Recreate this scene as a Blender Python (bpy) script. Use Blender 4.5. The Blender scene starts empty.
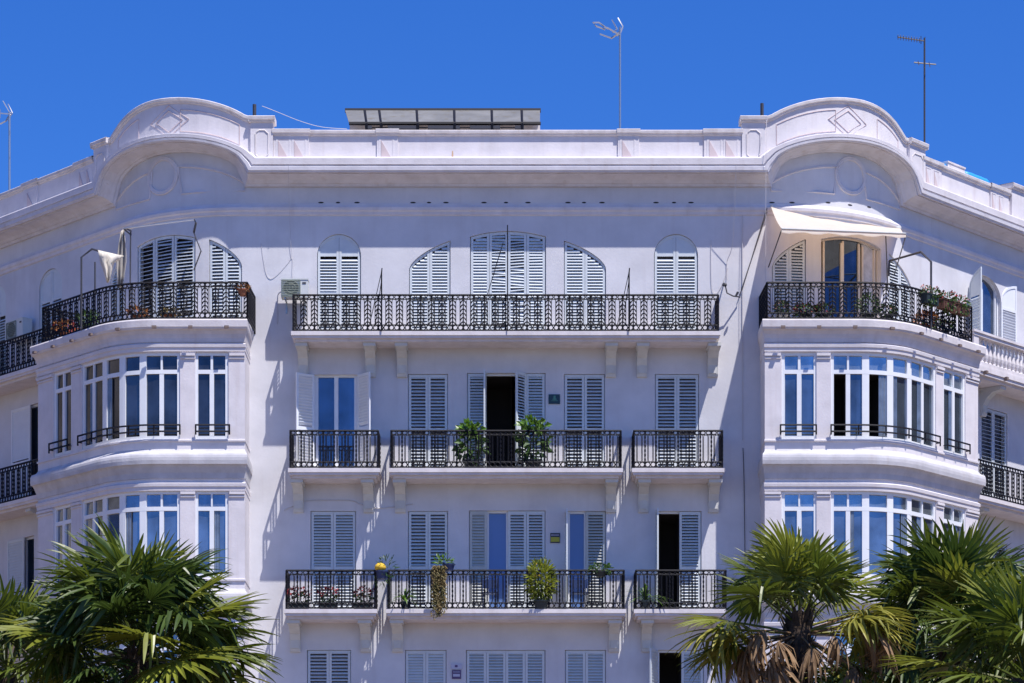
import bpy, bmesh, math, random
from mathutils import Vector, Matrix
PI = math.pi
rnd = random.Random(7)
scene = bpy.context.scene
C = scene.collection

# ------------------------------------------------------------------ survey constants
CAM = (0.0, -75.0, 1.6)
FPX, CX, HY = 3000.0, 512.0, 1030.0          # focal length, principal column, horizon row
XC = -0.10                                   # centre line of the front
TH = math.radians(49)                        # the wings turn back by this angle

def zc(py, off=0.0):                         # height of a row measured on the flat front
    return CAM[2] + (HY - py) * (75 - off) / FPX

# ------------------------------------------------------------------ paths in plan
class Path:
    """plan polyline with rounded corners; s signed length, off = outward offset"""
    def __init__(self, verts, radii, s_at=0, s_val=0.0, mirror=False, n=14):
        pts = []
        for i, (x, y) in enumerate(verts):
            r = radii[i]
            if r <= 0 or i == 0 or i == len(verts) - 1:
                if s_at == i: self_i = len(pts)
                pts.append(Vector((x, y))); continue
            P = Vector((x, y)); a = (Vector(verts[i-1]) - P).normalized(); b = (Vector(verts[i+1]) - P).normalized()
            ang = a.angle(b); t = r / math.tan(ang / 2)
            if s_at == i: self_i = len(pts)
            c = P + (a + b).normalized() * (r / math.sin(ang / 2))
            p0 = P + a * t; p1 = P + b * t
            a0 = math.atan2(*(p0 - c).yx); a1 = math.atan2(*(p1 - c).yx)
            d = (a1 - a0 + PI) % (2 * PI) - PI
            for k in range(n + 1):
                q = a0 + d * k / n
                pts.append(c + Vector((math.cos(q), math.sin(q))) * r)
        self.p = pts
        L = [0]
        for a, b in zip(pts, pts[1:]): L.append(L[-1] + (b - a).length)
        base = L[self_i]
        self.s = [l - base + s_val for l in L]
        # outward normal is the right-hand side of the travelling direction (front faces -Y when going +X)
        self.n = []
        for i in range(len(pts)):
            ns = []
            if i > 0: d = (pts[i] - pts[i-1]).normalized(); ns.append(Vector((d.y, -d.x)))
            if i < len(pts) - 1: d = (pts[i+1] - pts[i]).normalized(); ns.append(Vector((d.y, -d.x)))
            if len(ns) == 2:
                m = (ns[0] + ns[1]).normalized(); m = m / max(0.3, m.dot(ns[0]))
            else: m = ns[0]
            self.n.append(m)
    def xy(self, s, off=0.0):
        S = self.s
        if s <= S[0]: i = 0
        elif s >= S[-1]: i = len(S) - 2
        else:
            lo, hi = 0, len(S) - 1
            while hi - lo > 1:
                m = (lo + hi) // 2
                if S[m] <= s: lo = m
                else: hi = m
            i = lo
        t = (s - S[i]) / (S[i+1] - S[i])
        a = self.p[i] + self.n[i] * off; b = self.p[i+1] + self.n[i+1] * off
        return a + (b - a) * t
    def __call__(self, s, off, z):
        q = self.xy(s, off); return (q.x, q.y, z)
    def px(self, s, off=0.0):
        q = self.xy(s, off); return CX + FPX * q.x / (q.y + 75)
    def s_of(self, px, off=0.0, lo=None, hi=None):
        lo = self.s[0] if lo is None else lo; hi = self.s[-1] if hi is None else hi
        for _ in range(50):
            m = (lo + hi) / 2
            if self.px(m, off) < px: lo = m
            else: hi = m
        return (lo + hi) / 2
    def z_of(self, py, s, off=0.0):
        return CAM[2] + (HY - py) * (self.xy(s, off).y + 75) / FPX
    def cuts(self, s0, s1, step=0.25, flat=None):
        """s values between s0 and s1 including the path's own vertices"""
        v = [s0] + [q for q in self.s if s0 + 1e-4 < q < s1 - 1e-4] + [s1]
        return v

ct, st = math.cos(TH), math.sin(TH)
AX = 8.50                                    # corner apex of the main wall
WL = 17.0
main = Path([(XC - AX - WL*ct, WL*st), (XC - AX, 0), (XC, 0), (XC + AX, 0), (XC + AX + WL*ct, WL*st)],
            [0, 4.0, 0, 4.0, 0], s_at=2)
BQ = 1.3
BAX = 9.48
BXS = {-1: 6.46, 1: 6.31}
BL = 3.84
def bay_verts(sg):
    e = Vector((BAX + BL*ct, -BQ + BL*st)); n = Vector((-st, ct))
    v = [(BXS[sg], 0.15), (BXS[sg], -BQ), (BAX, -BQ), (e.x, e.y), (e.x + n.x*(BQ+.1), e.y + n.y*(BQ+.1))]
    r = [0, 0, 2.0, 0, 0]
    v = [(XC + sg*x, y) for x, y in v]
    if sg < 0: v = v[::-1]; r = r[::-1]
    return v, r
bv, br = bay_verts(1);  bay_r = Path(bv, br, s_at=1)          # s=0 at the corner next to the front
bv, br = bay_verts(-1); bay_l = Path(bv, br, s_at=3)
# the mouldings turn only a little way onto the returns: shorten the sideways part of the mitres there
for _p, _sg in ((bay_r, 1), (bay_l, -1)):
    k = (0, 1) if _sg > 0 else (-1, -2)
    for i in k: _p.n[i] = Vector((_p.n[i].x*.35, _p.n[i].y))
    e_ = Vector((_sg*ct, st)); k = (-2, -1) if _sg > 0 else (0, 1)
    for i in k: _p.n[i] = _p.n[i] - e_*(_p.n[i].dot(e_)*.75)
def rail_path(sg, x1, dl):
    ax = BAX + .17*math.tan(TH/2); e = Vector((ax + (BL-dl)*ct, -BQ-.17 + (BL-dl)*st)); n = Vector((-st, ct))
    v = [(x1-.06, 0.0), (x1, -BQ-.17), (ax, -BQ-.17), (e.x, e.y), (e.x + n.x*(BQ+.15), e.y + n.y*(BQ+.15))]; r = [0, 0, 2.1, 0, 0]
    v = [(XC + sg*x, y) for x, y in v]
    return Path(v[::-1], r[::-1], s_at=3) if sg < 0 else Path(v, r, s_at=1)
railpR = rail_path(1, 6.35, .50); railpL = rail_path(-1, 6.39, .42)
BS0, BS1 = bay_r.s[0], bay_r.s[-1]
BEND = bay_r.s[-2]                                             # s of the far corner (positive); left bay uses -BEND

# ------------------------------------------------------------------ mesh helpers
class MB:
    def __init__(self, tf=None):
        self.v = []; self.f = []; self.tf = tf or (lambda a, b, c: (a, b, c)); self.sm = False
    def add(self, pts, faces, raw=False):
        n = len(self.v)
        self.v += [tuple(p) if raw else self.tf(*p) for p in pts]
        self.f += [tuple(n + i for i in f) for f in faces]
    def quad(self, a, b, c, d): self.add([a, b, c, d], [(0, 1, 2, 3)])
    def box(self, x0, x1, y0, y1, z0, z1, xs=None):
        """box; xs = list of cuts along the first axis so that it can bend"""
        xs = xs or [x0, x1]
        pts = []; fs = []
        for x in xs: pts += [(x, y0, z0), (x, y1, z0), (x, y1, z1), (x, y0, z1)]
        for i in range(len(xs) - 1):
            a = i*4; b = a + 4
            for k in range(4): fs.append((a+k, a+(k+1) % 4, b+(k+1) % 4, b+k))
        fs += [(0, 1, 2, 3), tuple(len(pts)-4+k for k in (3, 2, 1, 0))]
        self.add(pts, fs)
    def prism(self, poly, y0, y1):
        """polygon in (x,z) extruded along y"""
        n = len(poly)
        self.add([(x, y0, z) for x, z in poly] + [(x, y1, z) for x, z in poly],
                 [tuple(range(n)), tuple(range(2*n-1, n-1, -1))] + [(i, (i+1) % n, n+(i+1) % n, n+i) for i in range(n)])
    def tube(self, pts, r, n=5, closed=False, cap=True, r1=None):
        """tube along points (in tf space -> evaluated after mapping)"""
        P = [Vector(self.tf(*p)) for p in pts]; m = len(P)
        base = len(self.v); up = Vector((0.13, 0.37, 0.92)).normalized()
        for i in range(m):
            if closed: d = P[(i+1) % m] - P[i-1]
            else: d = P[min(i+1, m-1)] - P[max(i-1, 0)]
            if d.length < 1e-9: d = Vector((0, 0, 1))
            d.normalize()
            a = d.cross(up)
            if a.length < 0.05: a = d.cross(Vector((1, 0, 0)))
            a.normalize(); b = d.cross(a)
            rr = r if r1 is None else r + (r1 - r) * i / max(1, m-1)
            for k in range(n):
                q = 2*PI*k/n + PI/4
                self.v.append(tuple(P[i] + a*(rr*math.cos(q)) + b*(rr*math.sin(q))))
        for i in range(m if closed else m-1):
            j = (i+1) % m
            for k in range(n):
                self.f.append((base+i*n+k, base+i*n+(k+1) % n, base+j*n+(k+1) % n, base+j*n+k))
        if not closed and cap:
            self.f.append(tuple(base+k for k in range(n))); self.f.append(tuple(base+(m-1)*n+k for k in range(n)))
    def lathe(self, c, prof, n=12):
        base = len(self.v)
        for r, z in prof:
            for k in range(n):
                q = 2*PI*k/n; self.v.append(self.tf(c[0]+r*math.cos(q), c[1]+r*math.sin(q), c[2]+z))
        for i in range(len(prof)-1):
            for k in range(n):
                self.f.append((base+i*n+k, base+i*n+(k+1) % n, base+(i+1)*n+(k+1) % n, base+(i+1)*n+k))
        self.f.append(tuple(base+k for k in range(n))[::-1]); self.f.append(tuple(base+(len(prof)-1)*n+k for k in range(n)))
    def build(self, name, mat, parent=None, smooth=False, fix=True):
        me = bpy.data.meshes.new(name); me.from_pydata(self.v, [], self.f); me.validate()
        if fix:
            bm = bmesh.new(); bm.from_mesh(me); bmesh.ops.recalc_face_normals(bm, faces=bm.faces); bm.to_mesh(me); bm.free()
        if smooth:
            for p in me.polygons: p.use_smooth = True
        me.materials.append(mat)
        o = bpy.data.objects.new(name, me); C.objects.link(o)
        if parent:
            o.parent = parent
            if parent.parent: o.matrix_parent_inverse = Matrix.Identity(4)
            w = Vector(parent.location)
            q = parent.parent
            while q: w += Vector(q.location); q = q.parent
            o.matrix_parent_inverse = Matrix.Translation(-w)
        return o

def empty(name, label, cat, loc=(0, 0, 0), group=None):
    o = bpy.data.objects.new(name, None); C.objects.link(o); o.location = loc; o.empty_display_size = .3
    o['label'] = label; o['category'] = cat
    if group: o['group'] = group
    return o
def tag(o, label, cat, group=None):
    o['label'] = label; o['category'] = cat
    if group: o['group'] = group
    return o
def holder(name, parent):                     # a part that only gathers its sub-parts' meshes is avoided; kept for clarity
    o = bpy.data.objects.new(name, None); C.objects.link(o); o.parent = parent; return o

# ------------------------------------------------------------------ materials
def mat(name, col, rough=.6, metal=0, var=0, vscale=3, bump=0, bscale=40, streak=0, streak_col=(.3, .25, .22), spec=.5, trans=0, var_col=None, emit=None):
    m = bpy.data.materials.new(name); m.use_nodes = True
    nt = m.node_tree; N = nt.nodes; Lk = nt.links
    b = N['Principled BSDF']
    b.inputs['Base Color'].default_value = (*col, 1); b.inputs['Roughness'].default_value = rough
    b.inputs['Metallic'].default_value = metal; b.inputs['Specular IOR Level'].default_value = spec
    tc = N.new('ShaderNodeTexCoord')
    cur = None
    if var:
        n = N.new('ShaderNodeTexNoise'); n.inputs['Scale'].default_value = vscale; n.inputs['Detail'].default_value = 6; n.inputs['Roughness'].default_value = .6
        Lk.new(tc.outputs['Object'], n.inputs['Vector'])
        r = N.new('ShaderNodeValToRGB'); r.color_ramp.elements[0].position = .32; r.color_ramp.elements[1].position = .68
        c0 = var_col or tuple(max(0, c*(1-var)) for c in col); c1 = tuple(min(1, c*(1+var*.5)) for c in col)
        r.color_ramp.elements[0].color = (*c0, 1); r.color_ramp.elements[1].color = (*c1, 1)
        Lk.new(n.outputs['Fac'], r.inputs['Fac']); cur = r.outputs['Color']
    if streak:
        mp = N.new('ShaderNodeMapping'); mp.inputs['Scale'].default_value = (5.0, 5.0, .35)
        Lk.new(tc.outputs['Object'], mp.inputs['Vector'])
        n2 = N.new('ShaderNodeTexNoise'); n2.inputs['Scale'].default_value = 1.0; n2.inputs['Detail'].default_value = 5
        Lk.new(mp.outputs['Vector'], n2.inputs['Vector'])
        r2 = N.new('ShaderNodeValToRGB'); r2.color_ramp.elements[0].position = .55; r2.color_ramp.elements[1].position = .8
        r2.color_ramp.elements[0].color = (0, 0, 0, 1); r2.color_ramp.elements[1].color = (streak, streak, streak, 1)
        Lk.new(n2.outputs['Fac'], r2.inputs['Fac'])
        mx = N.new('ShaderNodeMix'); mx.data_type = 'RGBA'
        Lk.new(r2.outputs['Color'], mx.inputs[0])
        if cur: Lk.new(cur, mx.inputs[6])
        else: mx.inputs[6].default_value = (*col, 1)
        mx.inputs[7].default_value = (*streak_col, 1); cur = mx.outputs[2]
    if cur: Lk.new(cur, b.inputs['Base Color'])
    if bump:
        n3 = N.new('ShaderNodeTexNoise'); n3.inputs['Scale'].default_value = bscale; n3.inputs['Detail'].default_value = 4
        Lk.new(tc.outputs['Object'], n3.inputs['Vector'])
        bp = N.new('ShaderNodeBump'); bp.inputs['Strength'].default_value = bump; bp.inputs['Distance'].default_value = .02
        Lk.new(n3.outputs['Fac'], bp.inputs['Height']); Lk.new(bp.outputs['Normal'], b.inputs['Normal'])
    if trans:
        t = N.new('ShaderNodeBsdfTranslucent'); ms = N.new('ShaderNodeMixShader'); ms.inputs[0].default_value = trans
        if cur: Lk.new(cur, t.inputs['Color'])
        else: t.inputs['Color'].default_value = (*col, 1)
        Lk.new(b.outputs[0], ms.inputs[1]); Lk.new(t.outputs[0], ms.inputs[2]); Lk.new(ms.outputs[0], N['Material Output'].inputs['Surface'])
    return m

WALLC = (.65, .645, .675)
M = {}
M['wall'] = mat('painted_stucco', WALLC, .85, var=.12, vscale=.9, bump=.12, bscale=14, streak=.22, streak_col=(.46, .42, .43), spec=.2)
M['trim'] = mat('painted_moulding', (.70, .665, .685), .8, var=.10, vscale=2.2, bump=.15, bscale=20, streak=.35, streak_col=(.5, .42, .4), spec=.2)
M['course'] = mat('weathered_string_course', (.56, .55, .575), .85, var=.16, vscale=2.5, bump=.15, bscale=20, streak=.5, streak_col=(.42, .37, .35), spec=.2)  # base colour darkened to hold down sun glare on the course; streaks are wear
M['ledge'] = mat('weathered_ledge', (.68, .64, .635), .85, var=.16, vscale=3.5, bump=.2, bscale=18, streak=.5, streak_col=(.4, .32, .27), spec=.2)
M['cornice'] = mat('weathered_cornice', (.66, .64, .68), .85, var=.12, vscale=2.5, bump=.2, bscale=18, streak=.4, streak_col=(.42, .33, .28), spec=.2)
M['relief'] = mat('beige_relief', (.60, .50, .50), .85, var=.08, vscale=4, spec=.2)
M['shutter'] = mat('shutter_paint', (.62, .665, .69), .5, var=.06, vscale=5, spec=.3)
M['shutter_grey'] = mat('grey_shutter_paint', (.50, .52, .50), .6, var=.08, vscale=5, spec=.3)
M['frame'] = mat('white_frame_paint', (.78, .80, .83), .4, var=.04, vscale=4, spec=.4)
M['cream'] = mat('cream_frame_paint', (.70, .62, .52), .5, var=.04, vscale=4, spec=.4)
M['iron'] = mat('black_wrought_iron', (.009, .009, .014), .6, var=.3, vscale=8, spec=.2)
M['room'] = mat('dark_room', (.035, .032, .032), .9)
M['slab'] = mat('balcony_stone', (.69, .65, .66), .85, var=.12, vscale=3, bump=.15, bscale=20, streak=.4, streak_col=(.5, .42, .4), spec=.2)
M['corbel'] = mat('grey_corbel_paint', (.60, .60, .58), .8, var=.08, vscale=5, bump=.1, spec=.2)
M['spout'] = mat('stained_spout', (.20, .15, .13), .9)
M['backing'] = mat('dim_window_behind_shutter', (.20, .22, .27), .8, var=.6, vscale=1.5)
M['roof'] = mat('roof_screed', (.46, .40, .34), .9, var=.2, vscale=2)
def glass(name, col, rough=.03, var=.45, metal=.75):
    m = mat(name, col, rough, metal=metal, var=var, vscale=.9, bump=.03, bscale=1.6, streak=.35, streak_col=tuple(min(1, c*1.5+.05) for c in col)); return m
M['glass'] = glass('window_glass', (.15, .19, .26))
M['glass_bright'] = glass('blue_window_glass', (.32, .42, .55))
M['glass_dark'] = glass('dark_window_glass', (.06, .09, .14))
M['glass_a'] = glass('navy_bay_glass', (.10, .11, .13), var=.6); M['glass_b'] = glass('blue_bay_glass', (.17, .22, .28)); M['glass_c'] = glass('mid_blue_bay_glass', (.26, .31, .38)); M['glass_light'] = glass('upper_light_glass', (.38, .44, .48))
M['glass_film'] = mat('blue_film_glass', (.12, .21, .46), .3, var=.05, vscale=1, spec=.5)
M['curtain_glass'] = mat('curtain_behind_glass', (.20, .24, .30), .25, metal=.35, var=.3, vscale=3)
M['curtain'] = mat('net_curtain', (.55, .56, .60), .9, var=.25, vscale=6)

# ------------------------------------------------------------------ the apartment building
B = empty('apartment_building', 'lavender white apartment building with rounded corner bays and rows of iron balconies', 'building')

# z levels ---------------------------------------------------------------
Z4, Z3, Z2, Z1 = zc(331, .9), zc(468, .9), zc(609, .9), zc(750, .9)   # balcony floor levels
SC = 8.72                                                               # centre of the corner arch on the main path
CORN_TOP = zc(163.5, .62)
def seg(u, k=1.0):
    """circular segment shape, 1 at centre, 0 at |u|=1"""
    if abs(u) >= 1: return 0.0
    R = (1 + k*k) / (2*k)
    return (math.sqrt(R*R - u*u) - (R - k)) / k
def arch_u(s, h_in, h_out):
    d = abs(s) - SC
    return d / (h_out if d > 0 else h_in)
s_in = abs(main.s_of(252, .62)); s_out = abs(main.s_of(92, .62))
CH_IN, CH_OUT = SC - s_in, s_out - SC
CR = .80                                                               # rise of the cornice arch
def corn_rise(s): return CR * seg(arch_u(s, CH_IN, CH_OUT), .82)
PH_IN = SC - abs(main.s_of(247, .4)); PH_OUT = abs(main.s_of(110, .4)) - SC
def par_rise(s): return .62 * seg(arch_u(s, PH_IN, PH_OUT), .45)

S_END_L = main.s[0] + .01; S_END_R = main.s[-1] - .01
def srange(s0, s1, step=.22):
    v = [s0]
    cs = sorted(set([round(q, 4) for q in main.s] + [round(k*step, 4) for k in range(int(-40/step), int(40/step)) if 6.0 < abs(k*step) < 12]
                     + [s_in, -s_in, s_out, -s_out]))
    for q in cs:
        if s0 + .03 < q < s1 - .03 and q - v[-1] > .02: v.append(q)
    return v + [s1]

def squash(s, dn):                            # the cornice grows thinner towards the top of each arch
    q = min(1, corn_rise(s)/CR*1.8)
    return dn*(1 - .42*q) if dn < 0 else dn*(1 - .5*q)
def sweep(mb, line, prof, warp=None):
    """line = [(s,z)], prof = [(off, dn)] with dn measured along the line's own normal; open strip"""
    n = len(line); cols = []
    for i, (s, z) in enumerate(line):
        ds = []
        if i > 0: ds.append(Vector((s-line[i-1][0], z-line[i-1][1])).normalized())
        if i < n-1: ds.append(Vector((line[i+1][0]-s, line[i+1][1]-z)).normalized())
        ns = [Vector((-d.y, d.x)) for d in ds]
        m = ns[0] if len(ns) == 1 else (ns[0]+ns[1]).normalized()
        m = m / max(.75, m.dot(ns[0]))
        pf = [(o_, warp(s, dn)) for o_, dn in prof] if warp else prof
        cols.append([(s + m.x*dn, off, z + m.y*dn) for off, dn in pf])
    k = len(prof)
    pts = [p for c in cols for p in c]; fs = []
    for i in range(n-1):
        for j in range(k-1): fs.append((i*k+j, (i+1)*k+j, (i+1)*k+j+1, i*k+j+1))
    mb.add(pts, fs)

def pcol(pys, ref_py, ref_off):
    z0 = zc(ref_py, ref_off); return [(o, zc(y, o) - z0) for o, y in pys]

line = [(s, CORN_TOP + corn_rise(s)) for s in srange(S_END_L, S_END_R)]
mb = MB(main)
sweep(mb, line, pcol([(-.05, 187), (.06, 186.5), (.09, 183.5), (.13, 183), (.19, 180), (.33, 176.2), (.44, 174.2), (.50, 174), (.505, 172.6), (.585, 172.2), (.60, 170.4), (.618, 170), (.622, 166.6), (.54, 166.2), (.54, 164.4)], 163.5, .62), squash)
mb.build('cornice', M['cornice'], B)
mb = MB(main)
sweep(mb, line, pcol([(.50, 164.3), (.585, 164.2), (.59, 158), (.57, 157.3), (.28, 156.8)], 163.5, .62), squash)
mb.build('cornice_lip', M['trim'], B)
mb = MB(main); q = main.s_of(452.5, .285); mb.add([(q-.03, .284, CORN_TOP+.14), (q+.03, .284, CORN_TOP+.14), (q+.015, .284, CORN_TOP+.42), (q-.012, .284, CORN_TOP+.40)], [(0, 1, 2, 3)]); mb.build('rust_stain', mat('rust_stain', (.55, .36, .22), .9), B)
# frieze band above the top windows
mb = MB(main)
line = [(s, zc(215)) for s in srange(S_END_L, S_END_R)]
sweep(mb, line, [(-.01, -.02), (.035, 0), (.045, .07), (.075, .10), (.085, .17), (.03, .24), (.02, .27), (-.01, .28)])
mb.build('frieze_band', M['trim'], B)

# parapet ---------------------------------------------------------------
PT = zc(134.5, .38); PT2 = zc(121.5, .4)
pier_in = (main.s_of(250.5, .36), main.s_of(273, .36)); pier_inr = (main.s_of(742, .36), main.s_of(765, .36))
pier_out = (main.s_of(93.5, .36), main.s_of(107, .36)); pier_outr = (main.s_of(910, .36), main.s_of(925.5, .36))
def strip(mb, ss, zb, zt, off):
    pts = []; 
    for s in ss: pts += [(s, off, zb(s)), (s, off, zt(s))]
    mb.add(pts, [(2*i, 2*i+2, 2*i+3, 2*i+1) for i in range(len(ss)-1)])
def lip(s): return CORN_TOP + corn_rise(s) + .08
flat_t = lambda s: PT
# low parapet spans: centre, left wing, right wing
mbp = MB(main); mbc = MB(main)
cop = [(.02, 0), (.30, -.010), (.315, .0), (.325, .035), (.355, .05), (.36, .11), (.345, .125), (-.02, .13), (-.02, 0)]
for a, b in ((pier_in[1]-.02, pier_inr[0]+.02), (S_END_L, pier_out[0]+.02), (pier_outr[1]-.02, S_END_R)):
    ss = srange(a, b)
    strip(mbp, ss, lip, flat_t, .28); strip(mbp, ss, lambda s: CORN_TOP-.4, flat_t, -.02)
    sweep(mbc, [(s, PT) for s in ss], cop)
# arched parapet
for a, b in ((pier_out[1]-.02, pier_in[0]+.02), (pier_inr[1]-.02, pier_outr[0]+.02)):
    ss = srange(a, b)
    strip(mbp, ss, lip, lambda s: PT2 + par_rise(s), .28); strip(mbp, ss, lambda s: CORN_TOP-.4, lambda s: PT2 + par_rise(s), -.02)
    sweep(mbc, [(s, PT2 + par_rise(s)) for s in ss], cop)
parapet = mbp.build('parapet', M['trim'], B)
mbc.build('coping', M['ledge'], parapet)
for (a, b) in (pier_in, pier_inr, pier_out, pier_outr):
    mbk = MB(main); mbr = MB(main); mbcap = MB(main)
    mbk.box(a, b, .02, .36, CORN_TOP+.06, PT2-.0, main.cuts(a, b))
    a2, b2 = a-.05, b+.05
    sweep(mbcap, [(s, PT2) for s in main.cuts(a2, b2)], [(.0, -.004), (.38, -.012), (.395, 0), (.405, .035), (.435, .05), (.445, .125), (.43, .14), (-.04, .145), (-.04, 0)])
    mbcap.box(a2, a2+.02, -.04, .43, PT2+.0, PT2+.13); mbcap.box(b2-.02, b2, -.04, .43, PT2+.0, PT2+.13)
    # sunk panel read as a raised moulding with clipped corners
    w = b-a; z0 = CORN_TOP+.22; z1 = PT2-.2; x0 = a+.12; x1 = b-.12; c = .09
    ring = [(x0, z0+c), (x0+c*.2, z0+c*.8), (x0+c, z0), (x1-c, z0), (x1-c*.2, z0+c*.8), (x1, z0+c), (x1, z1-c), (x1-c*.7, z1-c*.3), (x1-c, z1), (x0+c, z1), (x0+c*.7, z1-c*.3), (x0, z1-c)]
    mbr.tube([(x, .362, z) for x, z in ring], .018, 4, closed=True)
    pk = mbk.build('parapet_pier', M['trim'], B); mbcap.build('pier_cap', M['ledge'], pk); mbr.build('pier_moulding', M['ledge'], pk)
# small piers with triangular inlays
def small_pier(p0, p1, tris):
    mbk = MB(main); mbcap = MB(main); T_ = []
    a, b = main.s_of(p0, .3), main.s_of(p1, .3)
    mbk.box(a, b, .27, .32, CORN_TOP+.07, PT-.002, main.cuts(a, b))
    sweep(mbcap, [(s, PT+.004) for s in main.cuts(a-.03, b+.03)], [(.0, -.004), (.335, -.012), (.35, 0), (.36, .035), (.385, .05), (.39, .135), (.375, .145), (.0, .147)])
    for q0, q1 in tris:
        s0, s1 = main.s_of(q0, .33), main.s_of(q1, .33)
        z0 = zc(161.2, .33)+.03; z1 = zc(139.5, .33)
        # raised frame round a sunk field, the lower left half filled by a wedge
        for (u0, u1, w0, w1) in ((s0-.05, s0, z0, z1), (s1, s1+.04, z0, z1), (s0-.05, s1+.04, z1, z1+.03), (s0-.05, s1+.04, z0-.03, z0)):
            mbk.box(u0, u1, .318, .327, w0, w1)
        tri = MB(main); T_.append(tri); tri.prism([(s0+.005, z0+.005), (s1-.005, z0+.005), (s0+.005, z1-.02)], .319, .338)
    pk = mbk.build('parapet_pier', M['trim'], B); mbcap.build('pier_cap', M['ledge'], pk)
    for t_ in T_: t_.build('triangular_inlay', M['relief'], pk)
small_pier(273.5, 309, [(278, 289), (294, 305)])
small_pier(377, 398, [(381, 392.5)])
small_pier(618, 639, [(622, 634)])
small_pier(704, 741.5, [(709, 720.5), (725.5, 737)])
small_pier(922, 941, [(926, 931), (934, 939)])
small_pier(990, 1008, [(992, 996), (999, 1003)])
small_pier(24, 38, [(27, 34)])
small_pier(76, 94, [(79, 84), (86.5, 91)])
pr = main.s_of(1012, .36)
mbk = MB(main); mbcap = MB(main)
mbk.box(pr, pr+.75, .02, .36, CORN_TOP+.06, PT2-.1, [pr, pr+.75])
sweep(mbcap, [(pr-.06, PT2-.1), (pr+.81, PT2-.1)], [(.0, -.004), (.38, -.012), (.395, 0), (.405, .035), (.435, .05), (.445, .125), (.43, .14), (-.04, .145), (-.04, 0)])
mbcap.box(pr-.055, pr-.035, -.04, .43, PT2-.1, PT2+.03)
pk = mbk.build('parapet_pier', M['trim'], B); mbcap.build('pier_cap', M['ledge'], pk)

# arch ornaments ----------------------------------------------------------
for sg in (-1, 1):
    orn = MB(main)
    LZ = main.s_of(169 if sg < 0 else 848, .28)
    zc0 = main.z_of(121.5, LZ, .28)
    for rx, rz in ((.52, .40), (.36, .27)):
        orn.tube([(LZ + rx*x, .285, zc0 + rz*z) for x, z in ((0, 1), (1, 0), (0, -1), (-1, 0))], .016, 4, closed=True)
    for d in (-1, 1):
        top = []; bot = []
        for k in range(9):
            q = .60 + ((PH_IN if d < 0 else PH_OUT) - .80) * k / 8
            s = sg*(SC + d*q)
            top.append((s, .285, PT2 + par_rise(s) - .17)); bot.append((s, .285, max(lip(s) + .13, CORN_TOP+.3)))
        orn.tube(top + bot[::-1], .012, 4, closed=True)
    orn.build('arch_relief', M['relief'], parapet)
for sg in (-1, 1):
    tym = MB(main)
    RS = main.s_of(162.5 if sg < 0 else 851, 0)
    zt = main.z_of(176, RS)
    for r in (.41, .455):
        tym.tube([(RS + r*math.cos(q*PI/16), .012, zt + r*math.sin(q*PI/16)) for q in range(32)], .034, 5, closed=True)
    zb = zc(190.5)
    for d in (-1, 1):
        pts = []; W_ = (CH_IN if d < 0 else CH_OUT)*.90
        for k in range(15):
            q = .40 + (W_ - .40) * k / 14
            s = sg*(SC + d*q); top = CORN_TOP + corn_rise(s) - .60
            pts.append((s, .012, max(top, zb+.02)))
        pts += [(sg*(SC + d*W_), .012, zb), (sg*(SC + d*.95), .012, zb), (sg*(SC + d*.50), .012, zb)]
        tym.tube(pts, .030, 4, closed=True)
    tym.build('tympanum_relief', M['trim'], B)

# ------------------------------------------------------------------ walls with openings
class Opening:
    def __init__(self, path, s0, s1, z0, z1, top='flat', rise=0.0, depth=.2):
        self.path, self.s0, self.s1, self.z0, self.z1, self.top, self.rise, self.depth = path, s0, s1, z0, z1, top, rise, depth
    def zt(self, s):
        u = min(1, max(0, (s - self.s0) / (self.s1 - self.s0)))
        if self.top == 'flat': return self.z1
        if self.top == 'round': return self.z1 - self.rise * (1 - math.sqrt(max(0, 1 - (2*u-1)**2)))
        if self.top == 'seg': return self.z1 - self.rise * (2*u-1)**2
        if self.top == 'up_r': return self.z1 - self.rise * (1 - math.sin(math.acos(1-u)) * .55 - u * .45)
        if self.top == 'up_l': u = 1-u; return self.z1 - self.rise * (1 - math.sin(math.acos(1-u)) * .55 - u * .45)
    def cuts(self, n=10):
        n = 24
        base = [self.s0 + (self.s1-self.s0)*(1-math.cos(PI*k/n))/2 for k in range(n+1)] if self.top != 'flat' else self.path.cuts(self.s0, self.s1)
        return base

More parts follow.
